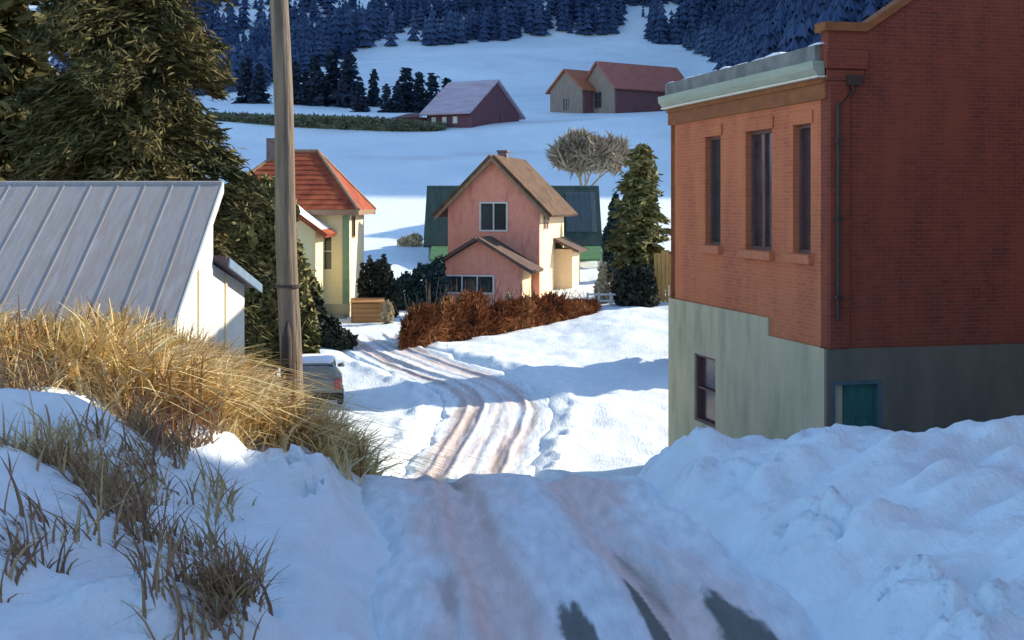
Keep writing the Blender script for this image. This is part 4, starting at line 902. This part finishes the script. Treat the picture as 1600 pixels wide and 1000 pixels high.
# ------------------------------------------------------------------ dry grass
def grass():
    rng = np.random.RandomState(9)
    def blades(name, P, hmin, hmax, lean, lj, wd, cols, label, kind='stuff'):
        n = len(P); h = rng.uniform(hmin, hmax, n); a = rng.normal(0, 1, n)
        lx = lean[0]+rng.normal(0, lj, n); ly = lean[1]+rng.normal(0, lj, n)
        segs = 4; t = np.linspace(0, 1, segs+1)
        ang = rng.uniform(0, 3.14, n); sx, sy = np.cos(ang), np.sin(ang)*.5
        V = np.zeros((n, segs+1, 2, 3))
        for i, tt in enumerate(t):
            cx = P[:, 0]+lx*h*tt**1.7; cy = P[:, 1]+ly*h*tt**1.7; cz = P[:, 2]-.05+h*(tt-.42*(np.hypot(lx, ly))*tt**2.4)
            w_ = wd*(1-tt*.85)*rng.uniform(.7, 1.3, n)
            V[:, i, 0] = np.c_[cx-sx*w_, cy-sy*w_, cz]; V[:, i, 1] = np.c_[cx+sx*w_, cy+sy*w_, cz]
        V = V.reshape(-1, 3); base = (np.arange(n)*(segs+1)*2)[:, None]
        Fc = np.concatenate([base+np.array([[2*i, 2*i+1, 2*i+3, 2*i+2]]) for i in range(segs)], 0)
        pat = np.clip(.5+vnoise(P[:, 0]*1.6+3, P[:, 1]*1.6)+rng.normal(0, .22, n), 0, .999)
        cols = np.array(cols); ci = (pat*len(cols)).astype(int); c = cols[ci]*rng.uniform(.8, 1.2, (n, 1)); c = np.repeat(c, (segs+1)*2, 0)
        return tag(link(name, arrays_mesh(name, V, Fc, M['grass'], False, c)), label, 'grass', kind=kind)
    N = 120000; x = rng.uniform(-10, -1.2, N); y = rng.uniform(9, 21.5, N); m = grass_mask(x, y)*(.25+.75*sst(-.35, .15, fbm(x*.9, y*.9, 3))); k = rng.uniform(size=N) < m*.85; x, y = x[k], y[k]
    z = ground_z(x, y)
    print('blades', len(x))
    P = np.c_[x, y, z]
    near = (y < 12.0+rng.normal(0, .25, len(x))) & (x < -2.75)
    tan = [(.34, .19, .075), (.54, .36, .13), (.68, .51, .21), (.76, .61, .30), (.78, .66, .40)]
    blades('dry_grass', P[~near], .30, .88, (-.25, -.12), .62, .024, tan, 'tall tan and straw coloured dry grass on the left bank')
    k = rng.randint(0, len(P), 9000); blades('matted_grass', P[k][~near[k]]+np.array([0, 0, .03]), .5, 1.0, (.5, -.25), .75, .026, tan, 'bent straw matted low over the left bank')
    brown = [(.27, .165, .105), (.36, .235, .13), (.46, .33, .17), (.58, .45, .23)]
    Q = P[near]
    # dark stalks at the lower left, in ragged clumps
    n = 4500; u = rng.uniform(0, 350, n); d = 5+8*rng.uniform(0, 1, n)**.8; x = px(u, d); v = 320-F*ground_z(x, d)/d; k = (v > 660) & (v < 1030) & (fbm(x*2.0, d*1.3+5, 3) > np.interp(u, [0, 190, 280, 350], [.12, -.02, .10, .26])); Q = np.r_[Q, np.c_[x[k], d[k], ground_z(x[k], d[k])]]
    n = 500; d = rng.normal(8.0, .22, n); x = px(rng.normal(352, 26, n), d); Q = np.r_[Q, np.c_[x, d, ground_z(x, d)]]
    n = 650; cx = np.array([-2.75, -2.9, -2.62, -2.2, -2.95, -3.1, -1.95, -2.5, -2.7, -3.3, -3.5]); cy = np.array([9.2, 10.2, 8.9, 9.2, 9.9, 10.6, 9.0, 10.9, 8.75, 9.3, 10.1]); i = rng.randint(0, len(cx), n)
    x = cx[i]+rng.normal(0, .11, n); y = cy[i]+rng.normal(0, .22, n); Q = np.r_[Q, np.c_[x, y, ground_z(x, y)]]
    n = 15000; x = rng.uniform(-8.5, -2.85, n); y = rng.uniform(9.0, 13.2, n); k = (fbm(x*1.3, y*1.3, 3) > np.interp(y, [9, 11, 11.8, 12.3], [.20, .10, -.2, -.6])); x, y = x[k], y[k]; Q = np.r_[Q, np.c_[x, y, ground_z(x, y)]]
    blades('brown_stalks', Q, .15, .5, (-.2, -.15), .5, .014, brown, 'dark brown dead stalks in the snow at the lower left')
grass()
